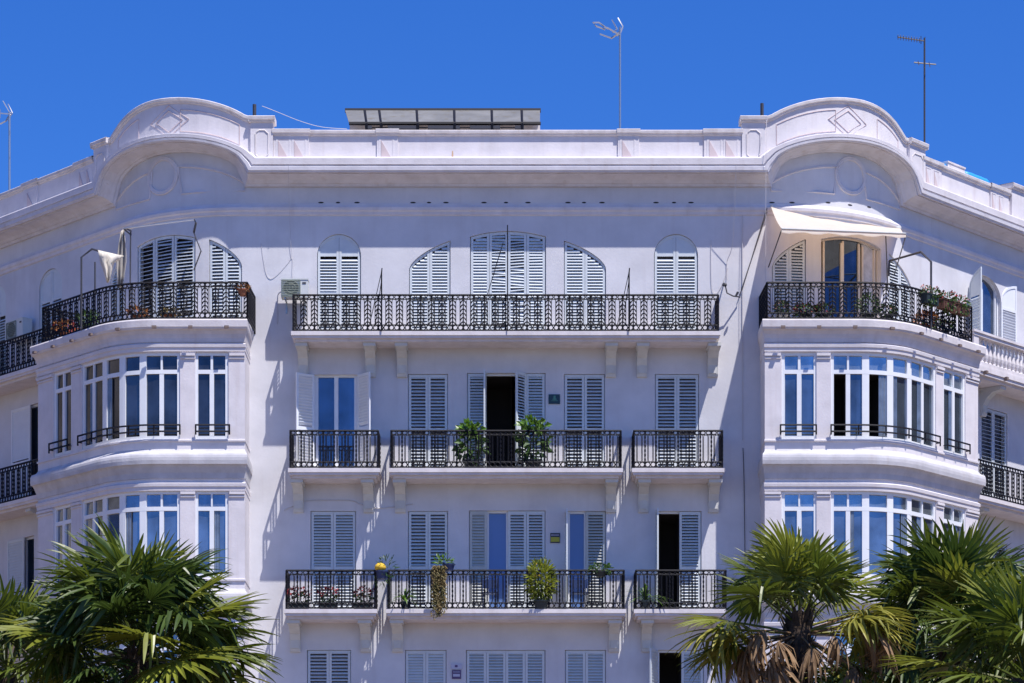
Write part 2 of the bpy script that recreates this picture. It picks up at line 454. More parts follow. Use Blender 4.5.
def wall(path, s0, s1, z0, z1, ops, off=0.0, extra=()):
    S = sorted(set([round(x, 5) for x in [s0, s1] + [q for q in path.s if s0 < q < s1] + list(extra) + [v for o in ops for v in (o.s0, o.s1)]]))
    Z = sorted(set([round(x, 5) for x in [z0, z1] + [v for o in ops for v in (o.z0, o.z1)]]))
    # clean near duplicates
    mb = MB(path)
    idx = {}
    pts = []
    def vid(i, j):
        if (i, j) not in idx: idx[(i, j)] = len(pts); pts.append((S[i], off, Z[j]))
        return idx[(i, j)]
    fs = []
    for i in range(len(S)-1):
        if S[i+1] - S[i] < 1e-4: continue
        sm = (S[i]+S[i+1])/2
        for j in range(len(Z)-1):
            zm = (Z[j]+Z[j+1])/2
            if any(o.s0 < sm < o.s1 and o.z0 < zm < o.z1 for o in ops): continue
            fs.append((vid(i, j), vid(i+1, j), vid(i+1, j+1), vid(i, j+1)))
    mb.add(pts, fs)
    for o in ops:
        cs = o.cuts()
        if o.top != 'flat':
            for a, b in zip(cs, cs[1:]):
                mb.quad((a, off, o.zt(a)), (b, off, o.zt(b)), (b, off, o.z1+1e-5), (a, off, o.z1+1e-5))
        i = off - o.depth
        for a, b in zip(cs, cs[1:]):
            mb.quad((a, off, o.zt(a)), (b, off, o.zt(b)), (b, i, o.zt(b)), (a, i, o.zt(a)))
            mb.quad((a, off, o.z0), (b, off, o.z0), (b, i, o.z0), (a, i, o.z0))
        for s in (o.s0, o.s1):
            mb.quad((s, off, o.z0), (s, off, o.zt(s)), (s, i, o.zt(s)), (s, i, o.z0))
    return mb

def clip_span(o, a, b, z, pad):
    """part of [a,b] where the opening's top is higher than z+pad"""
    n = 24; ok = [a+(b-a)*k/n for k in range(n+1) if o.zt(a+(b-a)*k/n) - pad > z]
    return (min(ok), max(ok)) if len(ok) > 1 else None

def leaf(mb, o, a, b, z0, z1, off, swing=0.0, hinge='l', rails=(), solid_above=None, tilt=.7, pitch=.074, stile=.06, broken=0):
    """a louvred leaf between a and b (s), following the opening's top when o is arched; swing opens it outwards"""
    path = o.path; base_tf = path
    if swing:
        h = a if hinge == 'l' else b; sgn = 1 if hinge == 'l' else -1
        c_, s_ = math.cos(swing), math.sin(swing)
        def tf(x, y, z):
            r = (x - h); u = abs(r); v = y - off
            return base_tf(h + sgn*(u*c_ - v*s_), off + u*s_ + v*c_, z)
    else: tf = base_tf
    old = mb.tf; mb.tf = tf
    T = .036; y0, y1 = off - T/2, off + T/2
    zt = lambda s: min(o.zt(s) - .012, z1)
    arched = o.top != 'flat' and z1 > o.z1 - .3
    # stiles
    def vpost(x0, x1):
        p0, p1 = zt(x0), zt(x1)
        mb.add([(x0, y0, z0), (x1, y0, z0), (x1, y1, z0), (x0, y1, z0), (x0, y0, p0), (x1, y0, p1), (x1, y1, p1), (x0, y1, p0)],
               [(0, 1, 2, 3), (4, 5, 6, 7), (0, 1, 5, 4), (1, 2, 6, 5), (2, 3, 7, 6), (3, 0, 4, 7)])
    vpost(a, a+stile); vpost(b-stile, b)
    ia, ib = a+stile, b-stile
    for zr in [z0] + list(rails):
        mb.box(ia, ib, y0+.003, y1-.003, zr, zr+.09)
    n = 10 if arched else 1
    xs = [ia+(ib-ia)*k/n for k in range(n+1)]
    if arched: xs = [ia] + [q for q in o.cuts() if ia+.01 < q < ib-.01] + [ib]
    for x0, x1 in zip(xs, xs[1:]):
        p0, p1 = zt(x0), zt(x1)
        mb.add([(x0, y0+.003, p0-.07), (x1, y0+.003, p1-.07), (x1, y1-.003, p1-.07), (x0, y1-.003, p0-.07), (x0, y0+.003, p0), (x1, y0+.003, p1), (x1, y1-.003, p1), (x0, y1-.003, p0)],
               [(0, 1, 2, 3), (4, 5, 6, 7), (0, 1, 5, 4), (1, 2, 6, 5), (2, 3, 7, 6), (3, 0, 4, 7)])
    if solid_above:
        mb.box(ia, ib, y0+.003, y1-.003, solid_above, solid_above+.07)
        for x0, x1 in zip(xs, xs[1:]):
            mb.quad((x0, off, solid_above+.03), (x1, off, solid_above+.03), (x1, off, max(zt(x1)-.05, solid_above+.03)), (x0, off, max(zt(x0)-.05, solid_above+.03)))
    z = z0 + .12
    blocks = [(r-.03, r+.1) for r in rails]
    while z < z1 - .06:
        if solid_above and z > solid_above - .03: break
        if not any(p < z < q for p, q in blocks):
            sp = clip_span(o, ia, ib, z, .1) if arched else (ia, ib)
            if sp:
                j = 0 if not broken else rnd.uniform(-broken, broken)
                t = tilt + rnd.uniform(-.04, .04) + (j*1.5)
                t += .26; dy = .040*math.cos(t); dz = .040*math.sin(t)
                x0, x1 = sp
                # louvre sloping down to the outside
                zj0 = z + j*.12; zj1 = z - j*.12
                th = .006
                mb.add([(x0, off+dy, zj0-dz-th), (x0, off-dy, zj0+dz-th), (x0, off-dy, zj0+dz+th), (x0, off+dy, zj0-dz+th),
                        (x1, off+dy, zj1-dz-th), (x1, off-dy, zj1+dz-th), (x1, off-dy, zj1+dz+th), (x1, off+dy, zj1-dz+th)],
                       [(0, 1, 2, 3), (4, 5, 6, 7), (0, 1, 5, 4), (1, 2, 6, 5), (2, 3, 7, 6), (3, 0, 4, 7)])
        z += pitch
    mb.tf = old

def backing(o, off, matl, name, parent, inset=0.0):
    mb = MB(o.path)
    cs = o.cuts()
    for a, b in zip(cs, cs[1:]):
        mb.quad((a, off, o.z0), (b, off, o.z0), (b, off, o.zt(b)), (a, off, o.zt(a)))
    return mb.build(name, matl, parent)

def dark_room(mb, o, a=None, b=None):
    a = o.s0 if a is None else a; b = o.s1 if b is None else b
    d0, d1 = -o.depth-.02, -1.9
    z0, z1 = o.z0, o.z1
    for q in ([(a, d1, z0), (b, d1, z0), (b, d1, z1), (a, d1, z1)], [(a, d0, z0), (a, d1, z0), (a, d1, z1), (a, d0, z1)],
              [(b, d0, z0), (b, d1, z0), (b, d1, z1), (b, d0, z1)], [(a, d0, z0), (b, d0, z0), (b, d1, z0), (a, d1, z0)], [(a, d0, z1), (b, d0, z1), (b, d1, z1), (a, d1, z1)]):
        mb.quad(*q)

def window(o, leaves=None, panes=None, frame=True, shut_mat='shutter', midrail=None, solid=None, room=None, frame_mat='frame', back='backing'):
    """window part: frame mesh, with sub-parts shutter (each leaf) and pane"""
    f = MB(o.path); t = .05; y0, y1 = -o.depth+.03, -o.depth+.10
    cs = o.cuts()
    for x0, x1 in ((o.s0, o.s0+t), (o.s1-t, o.s1)):
        f.add([(x0, y0, o.z0), (x1, y0, o.z0), (x1, y1, o.z0), (x0, y1, o.z0), (x0, y0, o.zt(x0)), (x1, y0, o.zt(x1)), (x1, y1, o.zt(x1)), (x0, y1, o.zt(x0))],
              [(0, 1, 2, 3), (4, 5, 6, 7), (0, 1, 5, 4), (1, 2, 6, 5), (2, 3, 7, 6), (3, 0, 4, 7)])
    for a, b in zip(cs, cs[1:]):
        a = max(a, o.s0+t) if a < o.s0+t else a; b = min(b, o.s1-t) if b > o.s1-t else b
        if b <= a: continue
        f.add([(a, y0, o.zt(a)-t), (b, y0, o.zt(b)-t), (b, y1, o.zt(b)-t), (a, y1, o.zt(a)-t), (a, y0, o.zt(a)), (b, y0, o.zt(b)), (b, y1, o.zt(b)), (a, y1, o.zt(a))],
              [(0, 1, 2, 3), (4, 5, 6, 7), (0, 1, 5, 4), (1, 2, 6, 5), (2, 3, 7, 6), (3, 0, 4, 7)])
    for p in (panes or []):                      # (a,b,material,[transom zs]) glazed sash with its own stiles
        a, b = p[0], p[1]
        f.box(a, a+.05, y0-.005, y1-.005, o.z0, o.z1-.03 if o.top == 'flat' else o.zt((a+b)/2)-.1)
        f.box(b-.05, b, y0-.005, y1-.005, o.z0, o.z1-.03 if o.top == 'flat' else o.zt((a+b)/2)-.1)
        f.box(a+.05, b-.05, y0-.003, y1-.008, o.z0, o.z0+.1)
        for zz in (p[3] if len(p) > 3 else []): f.box(a+.05, b-.05, y0-.003, y1-.008, zz, zz+.07)
    w = f.build('window', M[frame_mat], B)
    pm = panes or []
    if pm:
        groups = {}
        for p in pm: groups.setdefault(p[2], []).append(p)
        for k, ps in groups.items():
            for p in ps:
                g = MB(o.path); a, b = p[0], p[1]
                zt = o.z1 if o.top == 'flat' else o.zt((a+b)/2)
                g.quad((a+.01, y0+.02, o.z0), (b-.01, y0+.02, o.z0), (b-.01, y0+.02, zt), (a+.01, y0+.02, zt))
                g.build('pane', M[k], w)
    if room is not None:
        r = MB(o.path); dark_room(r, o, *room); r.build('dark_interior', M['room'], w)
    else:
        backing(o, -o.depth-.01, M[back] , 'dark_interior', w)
    for lf in (leaves or []):
        mbl = MB(o.path); kw = dict(lf[2]) if len(lf) > 2 else {}
        mt = kw.pop('mat', shut_mat)
        leaf(mbl, o, lf[0], lf[1], kw.pop('z0', o.z0+.02), kw.pop('z1', o.z1), kw.pop('off', -.05), **kw)
        mbl.build('shutter', M[mt], w)
    return w

# ---- openings of the flat front
fl = main
def OP(p0, p1, ytop, z0, top='flat', rise_px=0, path=main, off=0, depth=.2):
    s0 = path.s_of(p0, off); s1 = path.s_of(p1, off)
    zz = path.z_of(ytop, (s0+s1)/2, off)
    return Opening(path, s0, s1, z0, zz, top, rise_px/40, depth)
ops = []
# fourth floor
oA = OP(317, 361, 234, Z4, 'round', 22); oE = OP(654, 698, 234, Z4, 'round', 22)
oB = OP(409, 450.5, 240.5, Z4, 'up_r', 30); oD = OP(564, 606, 240.5, Z4, 'up_l', 29)
oC = OP(470, 546, 231, Z4, 'seg', 5.5)
# third floor
t3 = [OP(314, 358, 374.5, Z3), OP(408, 448, 374, Z3), OP(467, 545.5, 373, Z3), OP(564, 605, 374, Z3), OP(655, 699, 374, Z3)]
t2 = [OP(310.5, 356, 511, Z2), OP(408, 448, 511, Z2), OP(469, 545.5, 510.5, Z2), OP(566, 606, 511, Z2), OP(656, 701.5, 511, Z2)]
t1 = [OP(307, 351, 650, Z1), OP(405, 446.5, 650, Z1), OP(466, 545.5, 650, Z1), OP(565, 606, 650, Z1), OP(657.5, 704, 650, Z1)]
# corner doors and wing windows, top floor
S = main.s_of
def WZ(py, s): return main.z_of(py, s)
cl_d = Opening(main, S(137), S(195.5), Z4, WZ(235.0, S(168)), 'seg', .14)
cl_r = Opening(main, S(209), S(242), Z4, WZ(239, S(212)), 'up_l', .72)
cl_l = Opening(main, S(110), S(124), Z4, WZ(254, S(120)), 'up_r', .75)
cr_d = Opening(main, S(821), S(881), Z4, WZ(236.5, S(848)), 'seg', .14)
cr_l = Opening(main, S(772), S(806), Z4, WZ(239, S(803)), 'up_r', .75)
cr_r = Opening(main, S(889), S(912), Z4, WZ(254, S(892)), 'up_l', .80)
Z4W = Z4 + .06
wl4 = Opening(main, S(39), S(62), Z4W, WZ(269, S(50)), 'round', .48)
wl4b = Opening(main, S(-12), S(6), Z4W, WZ(286, S(-3)), 'round', .45)
wr4 = Opening(main, S(969), S(1001), Z4W, WZ(275.5, S(985)), 'round', .55)
Z3W = Z3 + .06; Z2W = Z2 + .06
wl3 = Opening(main, S(12), S(38), Z3W, WZ(405, S(30)))
wl2 = Opening(main, S(8), S(34), Z2W, WZ(538, S(22)))
wr3 = Opening(main, S(981), S(1007.5), Z3W, WZ(407, S(985)))
wr2 = Opening(main, S(981), S(1007.5), Z2W, WZ(540, S(985)))
far_ops = []
for o_ in (wl3, wr3):
    sg_ = -1 if o_ is wl3 else 1; c_ = (o_.s0+o_.s1)/2
    for k in (1, 2):
        for zf in (Z4W, Z3W, Z2W, Z1+.06):
            far_ops.append(Opening(main, c_+sg_*3.3*k-.5, c_+sg_*3.3*k+.5, zf, zf+2.35))
far_ops = [f for f in far_ops if not (f.s0 < wl4b.s1+.3 and f.s1 > wl4b.s0-.3 and abs(f.z0-Z4W) < .01)]
ops = far_ops + [oA, oB, oC, oD, oE] + t3 + t2 + t1 + [cl_d, cl_r, cl_l, cr_d, cr_l, cr_r, wl4, wl4b, wr4, wl3, wl2, wr3, wr2]
WT = zc(190)
ex = [s for s in srange(S_END_L, S_END_R) if 6 < abs(s) < 13]
mbw = wall(main, S_END_L, S_END_R, 0.0, WT, ops, extra=ex)
ss = srange(S_END_L, S_END_R)
strip(mbw, ss, lambda s: WT, lambda s: CORN_TOP - .05 + corn_rise(s), 0.0)
wallo = mbw.build('wall', M['wall'], B)

# ---- flat front windows
def pair(o, **k):
    m = (o.s0+o.s1)/2
    return [(o.s0+.02, m-.004, dict(k)), (m+.004, o.s1-.02, dict(k))]
def four(o, **k):
    w = (o.s1-o.s0-.04)/4
    return [(o.s0+.02+i*w+.004, o.s0+.02+(i+1)*w-.004, dict(k)) for i in range(4)]
zr = lambda o: [o.z0 + (o.z1-o.z0)*.43]
spring = zc(256)
for o in (oA, oE): window(o, pair(o, solid_above=spring, rails=zr(o), tilt=.50), back='room' if o is oA else 'backing')
window(oB, pair(oB, tilt=.6, rails=[])); window(oD, pair(oD, tilt=.6, rails=[]))
l4 = four(oC, tilt=.72); l4[1][2]['broken'] = .16; l4[1][2]['tilt'] = .55; l4[2][2]['broken'] = .16; l4[2][2]['tilt'] = .62; l4[3][2]['broken'] = .05
window(oC, l4)
# third floor
o = t3[0]; m = (o.s0+o.s1)/2
window(o, [(o.s0+.0-.44, o.s0, dict(off=.02, swing=-.0, rails=zr(o))), ] and
       [(o.s0-.0, o.s0+.52, dict(off=.0, swing=PI*.80, hinge='l', rails=zr(o), mat='frame')), (o.s1-.50, o.s1, dict(off=.0, swing=PI*.72, hinge='r', rails=zr(o), mat='frame'))],
       panes=[(o.s0+.05, m, 'glass'), (m, o.s1-.05, 'glass')])
window(t3[1], pair(t3[1], rails=zr(t3[1]), tilt=.35, pitch=.085))
o = t3[2]; w = (o.s1-o.s0)/4
window(o, [(o.s0+.02, o.s0+w-.02, dict(rails=zr(o), tilt=.5)), (o.s0+w-.02, o.s0+2*w-.02, dict(rails=zr(o), swing=PI*.52, hinge='l', off=-.02)),
           (o.s0+2*w+.1, o.s0+3*w, dict(rails=zr(o), swing=PI*.28, hinge='r', off=-.02, tilt=.4)), (o.s0+3*w+.01, o.s1-.02, dict(rails=zr(o), tilt=.5))],
       room=(o.s0+w, o.s0+2.3*w))
for o in t3[3:]: window(o, pair(o, rails=zr(o), tilt=.38, pitch=.085))
# second floor
window(t2[0], pair(t2[0], rails=zr(t2[0]), tilt=.5)); window(t2[1], pair(t2[1], rails=zr(t2[1]), tilt=.4, pitch=.085))
o = t2[2]; w = (o.s1-o.s0)/4
window(o, [(o.s0+.02, o.s0+w-.03, dict(rails=zr(o), mat='shutter_grey', off=-.04)), (o.s0+2*w+.02, o.s0+3*w-.005, dict(rails=zr(o), tilt=.4)), (o.s0+3*w+.005, o.s1-.02, dict(rails=zr(o), tilt=.4))],
       panes=[(o.s0+w-.03, o.s0+2*w+.02, 'glass_film')])
o = t2[3]; w = (o.s1-o.s0)/2
window(o, [(o.s0, o.s0+w-.02, dict(rails=zr(o), swing=PI*.49, hinge='l', off=0)), (o.s0+w, o.s1-.02, dict(rails=zr(o), tilt=.45, mat='shutter_grey'))], panes=[(o.s0+.05, o.s0+w, 'glass_film')])
o = t2[4]; w = (o.s1-o.s0)/2
window(o, [(o.s0, o.s0+w-.02, dict(rails=zr(o), swing=PI*.49, hinge='l', off=0)), (o.s0+w+.02, o.s1-.02, dict(rails=zr(o), tilt=.45))], room=(o.s0, o.s0+w+.02))
# first floor
window(t1[0], pair(t1[0], rails=zr(t1[0]), tilt=.3, pitch=.085)); window(t1[1], pair(t1[1], rails=zr(t1[1]), tilt=.75, pitch=.07))
window(t1[2], four(t1[2], rails=zr(t1[2]), tilt=.55)); window(t1[3], pair(t1[3], rails=zr(t1[3]), tilt=.6))
o = t1[4]; w = (o.s1-o.s0)/2
window(o, [(o.s0, o.s0+w-.02, dict(rails=zr(o), swing=PI*.62, hinge='l', off=0)), (o.s0+w+.02, o.s1-.02, dict(rails=zr(o), tilt=.7))], room=(o.s0, o.s0+w+.02))
# corner
def three(o, **k):
    w = (o.s1-o.s0-.04)/3
    return [(o.s0+.02+i*w+.01, o.s0+.02+(i+1)*w-.01, dict(k)) for i in range(3)]
l3 = three(cl_d, tilt=.35, pitch=.085); l3[0][2]['tilt'] = .2; l3[0][2]['pitch'] = .1; l3[1][2]['broken'] = .1
window(cl_d, l3, frame_mat='frame', back='room'); window(cl_r, pair(cl_r, tilt=.45, pitch=.085)); window(cl_l, pair(cl_l, tilt=.5))
w = (cr_d.s1-cr_d.s0-.2)/3; a = cr_d.s0+.1
window(cr_d, [], panes=[(a, a+w, 'glass_dark'), (a+w, a+2*w, 'glass_dark'), (a+2*w+.08, a+3*w, 'curtain')], frame_mat='cream')
window(cr_l, pair(cr_l, tilt=.5)); window(cr_r, pair(cr_r, tilt=.5))
window(wl4, pair(wl4, tilt=.45, solid_above=wl4.z1-.85)); window(wl4b, pair(wl4b, tilt=.45, solid_above=wl4b.z1-.85))
m = (wr4.s0+wr4.s1)/2
window(wr4, [(wr4.s0+.0, wr4.s0+.55, dict(swing=PI*.62, hinge='l', off=0, solid_above=wr4.z1-.75)), (wr4.s1-.72, wr4.s1, dict(swing=PI*.985, hinge='r', off=.0, solid_above=wr4.z1-.75, mat='frame'))],
       panes=[(wr4.s0+.1, m, 'glass'), (m, wr4.s1-.1, 'glass')])
window(wl3, [(wl3.s0+.02, wl3.s0+.95, dict(off=.02, tilt=1.1, pitch=.07, rails=zr(wl3), mat='frame'))], panes=[(wl3.s0+.7, wl3.s1-.05, 'glass_dark')])
window(wl2, [(wl2.s0+.02, wl2.s0+.85, dict(off=.02, tilt=1.0, rails=zr(wl2)))], panes=[(wl2.s0+.7, wl2.s1-.05, 'glass_dark')])
window(wr3, pair(wr3, tilt=.1, pitch=.1, rails=zr(wr3))); window(wr2, pair(wr2, tilt=.1, pitch=.1, rails=zr(wr2)))

for o in far_ops: window(o, pair(o, rails=zr(o), tilt=.45))
# vents in the frieze
for p in (321, 338, 357, 413, 429, 446, 484, 506, 528, 568, 584, 602, 656, 674, 691, 772, 792, 828, 850, 869):
    v = MB(main); s = S(p); r = .055 if p in (338, 429, 506, 584, 674) else .07
    z = main.z_of(202.6 if abs(s) < 7.2 else 202.6 + (p-828)*.11, s)
    v.add([(s + r*math.cos(q*PI/6), .004, z + .02*math.sin(q*PI/6)) for q in range(12)], [tuple(range(12))])
    v.build('vent', M['room'], B)

# ------------------------------------------------------------------ railings
def ring(mb, u, z, ru, rz, v=0, t=.011, n=10):
    mb.tube([(u + ru*math.cos(2*PI*k/n), v, z + rz*math.sin(2*PI*k/n)) for k in range(n)], t, 4, closed=True)
def railing(mb, tf, L, z0, h, style='leaf', pitch=.264, cuts=None, end_posts=True, t=.016):
    mb.tf = tf
    n = max(1, round(L/pitch)); p = L/n
    us = [p*k/2 for k in range(2*n+1)]
    hr = .13
    for z, r in ((z0+.03, .017), (z0+.03+hr, .014), (z0+h-.105, .013), (z0+h, .024)):
        mb.tube([(u, 0, z) for u in us], r, 4)
    for k in range(2*n):
        u = p*(k+.5)/2
        ring(mb, u, z0+.03+hr/2, p/4-.006, hr/2-.006, t=.015, n=8)
        ring(mb, u, z0+h-.052, p/4-.008, .042, t=.013, n=8)
    zb, zt = z0+.03+hr, z0+h-.105
    for k in range(n+1):
        u = p*k
        mb.tube([(u, 0, z0+.02), (u, 0, z0+h)], t, 4)
    for k in range(n):
        u = p*(k+.5)
        # slender closed loop between two posts
        rr = p*.20
        loop = [(u-rr, 0, zb+.04), (u-rr*.5, 0, zb), (u+rr*.5, 0, zb), (u+rr, 0, zb+.04), (u+rr, 0, zt-.04), (u+rr*.5, 0, zt), (u-rr*.5, 0, zt), (u-rr, 0, zt-.04)]
        mb.tube(loop, .011, 4, closed=True)
    for k in range(n+1):
        u = p*k
        if style == 'leaf':
            m = 6
            for j in range(m):
                z = zb + (zt-zb)*(j+.35)/m; d = p*.27
                if k > 0: mb.tube([(u, 0, z+.05), (u-d*.6, 0, z+.02), (u-d, 0, z-.03)], .015, 4)
                if k < n: mb.tube([(u, 0, z+.05), (u+d*.6, 0, z+.02), (u+d, 0, z-.03)], .015, 4)
        else:
            m = 6
            for j in range(m):
                z = zb + (zt-zb)*(j+.5)/m
                mb.tube([(u, 0, z-.03), (u, 0, z), (u, 0, z+.03)], .024, 5)
            for sgn in (-1, 1):
                if 0 <= k+sgn*.5 <= n:
                    mb.tube([(u+sgn*p*.22, 0, zb), (u+sgn*p*.22, 0, zt)], .007, 4)
    if end_posts:
        for u in (0, L): mb.tube([(u, 0, z0-.02), (u, 0, z0+h+.01)], .022, 5)
def balcony(path, s0, s1, z, depth=.9, h=.9, style='bead', corbels=(), slab_h=.16, rail=True, rin=.05):
    sl = MB(path)
    xs = path.cuts(s0, s1)
    # moulded slab edge: upper fillet and a hollow under it
    def lay(o0, a, b, zz0, zz1): sl.box(a, b, -.02, o0, zz0, zz1, [a]+[q for q in xs if a < q < b]+[b])
    lay(depth, s0, s1, z-slab_h*.62, z)
    lay(depth-.03, s0+.03, s1-.03, z-slab_h, z-slab_h*.62-.0)
    lay(depth-.12, s0+.10, s1-.10, z-slab_h-.07, z-slab_h)
    b = sl.build('balcony', M['slab'], B)
    if rail:
        r = MB(); L = s1-s0-2*rin
        railing(r, lambda u, v, zz: path(s0+rin+u, depth-rin+v, zz), L, z, h, style)
        for s in (s0+rin, s1-rin): railing(r, lambda u, v, zz, s=s: path(s+v, u, zz), depth-rin, z, h, style, end_posts=False)
        r.build('railing', M['iron'], b)
    for (c0, c1) in corbels:
        cb = MB(path); zt = z-slab_h-.07; H = .72; d = depth-.22
        prof = [(-.01, zt-H), (.07, zt-H), (.10, zt-H+.06), (.12, zt-H*.62), (.20, zt-H*.40), (d*.62, zt-H*.2), (d*.9, zt-.12), (d, zt-.1), (d, zt), (-.01, zt)]
        n = len(prof)
        w = c1-c0
        cb.add([(c0+w*.1, o_, z_) for o_, z_ in prof] + [(c1-w*.1, o_, z_) for o_, z_ in prof],
               [tuple(range(n)), tuple(range(2*n-1, n-1, -1))] + [(i, (i+1) % n, n+(i+1) % n, n+i) for i in range(n)])
        cb.box(c0, c1, -.01, d+.04, zt-.09, zt-.004)
        cb.box(c0+w*.22, c1-w*.22, .0, .125, zt-H+.08, zt-H*.55)
        cb.build('corbel', M['corbel'], b)
    return b
def sp(a, b, off=.9): return main.s_of(a, off), main.s_of(b, off)
def cbs(L): return [(main.s_of(a), main.s_of(b)) for a, b in L]
D = .9
s0, s1 = sp(291, 720.5); balcony(main, s0, s1, Z4, D, .9, 'leaf', cbs([(297.5, 309.5), (364.5, 377), (396, 408.5), (604.5, 617), (635.5, 648), (706, 719)]))
s0, s1 = sp(288, 380); balcony(main, s0, s1, Z3, D, .93, 'bead', cbs([(292.5, 305), (362.5, 375)]))
s0, s1 = sp(389, 623); balcony(main, s0, s1, Z3, D, .93, 'bead', cbs([(394, 407), (604.5, 617)]))
s0, s1 = sp(632, 724.5); balcony(main, s0, s1, Z3, D, .93, 'bead', cbs([(637, 649.5), (707, 720)]))
s0, s1 = sp(284, 377); balcony(main, s0, s1, Z2, D, .96, 'bead', cbs([(289, 302), (359.5, 372.5)]))
s0, s1 = sp(386, 626); balcony(main, s0, s1, Z2, D, .96, 'bead', cbs([(391, 404.5), (607.5, 620.5)]))
s0, s1 = sp(634, 728); balcony(main, s0, s1, Z2, D, .96, 'bead', cbs([(640, 652.5), (711, 724)]))
# wings
def wz(py, s, off): return main.z_of(py, s, off)
s0, s1 = sp(-60, 47); zz = Z4W; balcony(main, s0, s1, Z4W, .8, .9, 'leaf', [(s1-1.0, s1-.75)])
s0, s1 = sp(-60, 36.5); balcony(main, s0, s1, Z3W, .8, .93, 'bead', [(s1-1.0, s1-.75)])
s0, s1 = sp(979, 1085); balcony(main, s0, s1, Z3W, .8, .93, 'bead', [(s0+.7, s0+.95)])
s0, s1 = sp(979, 1085); balcony(main, s0, s1, Z2W, .8, .93, 'bead', [])
s0, s1 = sp(-60, 36.5); balcony(main, s0, s1, Z2W, .8, .93, 'bead', [])
# stone balustrade balcony on the right wing
s0, s1 = sp(972, 1090, .8)
bst = balcony(main, s0, s1, Z4W-.02, .85, .9, corbels=[(s0+.35, s0+.62), (s0+1.6, s0+1.87)], rail=False, slab_h=.22)
bs = MB(main)
zb = Z4W-.02
bs.box(s0+.04, s1, .62, .83, zb, zb+.10); bs.box(s0+.0, s1, .60, .86, zb+.74, zb+.82); bs.box(s0-.03, s1, .58, .89, zb+.82, zb+.88)
bs.box(s0+.04, s0+.25, -.0, .615, zb, zb+.10); bs.box(s0, s0+.26, 0, .595, zb+.74, zb+.82); bs.box(s0-.028, s0+.28, 0, .578, zb+.821, zb+.878)
bs.box(s0+.03, s0+.27, .615, .84, zb+.10, zb+.74)
k = s0+.42
bal = [(.055, 0), (.055, .05), (.035, .07), (.06, .16), (.068, .24), (.05, .34), (.03, .46), (.028, .52), (.05, .55), (.05, .59), (.035, .6), (.055, .64)]
while k < s1-.1:
    bs.lathe((k, .72, zb+.10), bal, 8); k += .19
for j in range(3): bs.lathe((s0+.14, .1+j*.19, zb+.10), bal, 8)
bs.build('balustrade', M['slab'], bst)
# small drip spouts under its slab
for u in (.5, 1.5, 2.6):
    q = MB(main); q.box(s0+u, s0+u+.09, .85, .93, zb-.20, zb-.12); q.build('drain_spout', M['spout'], bst)

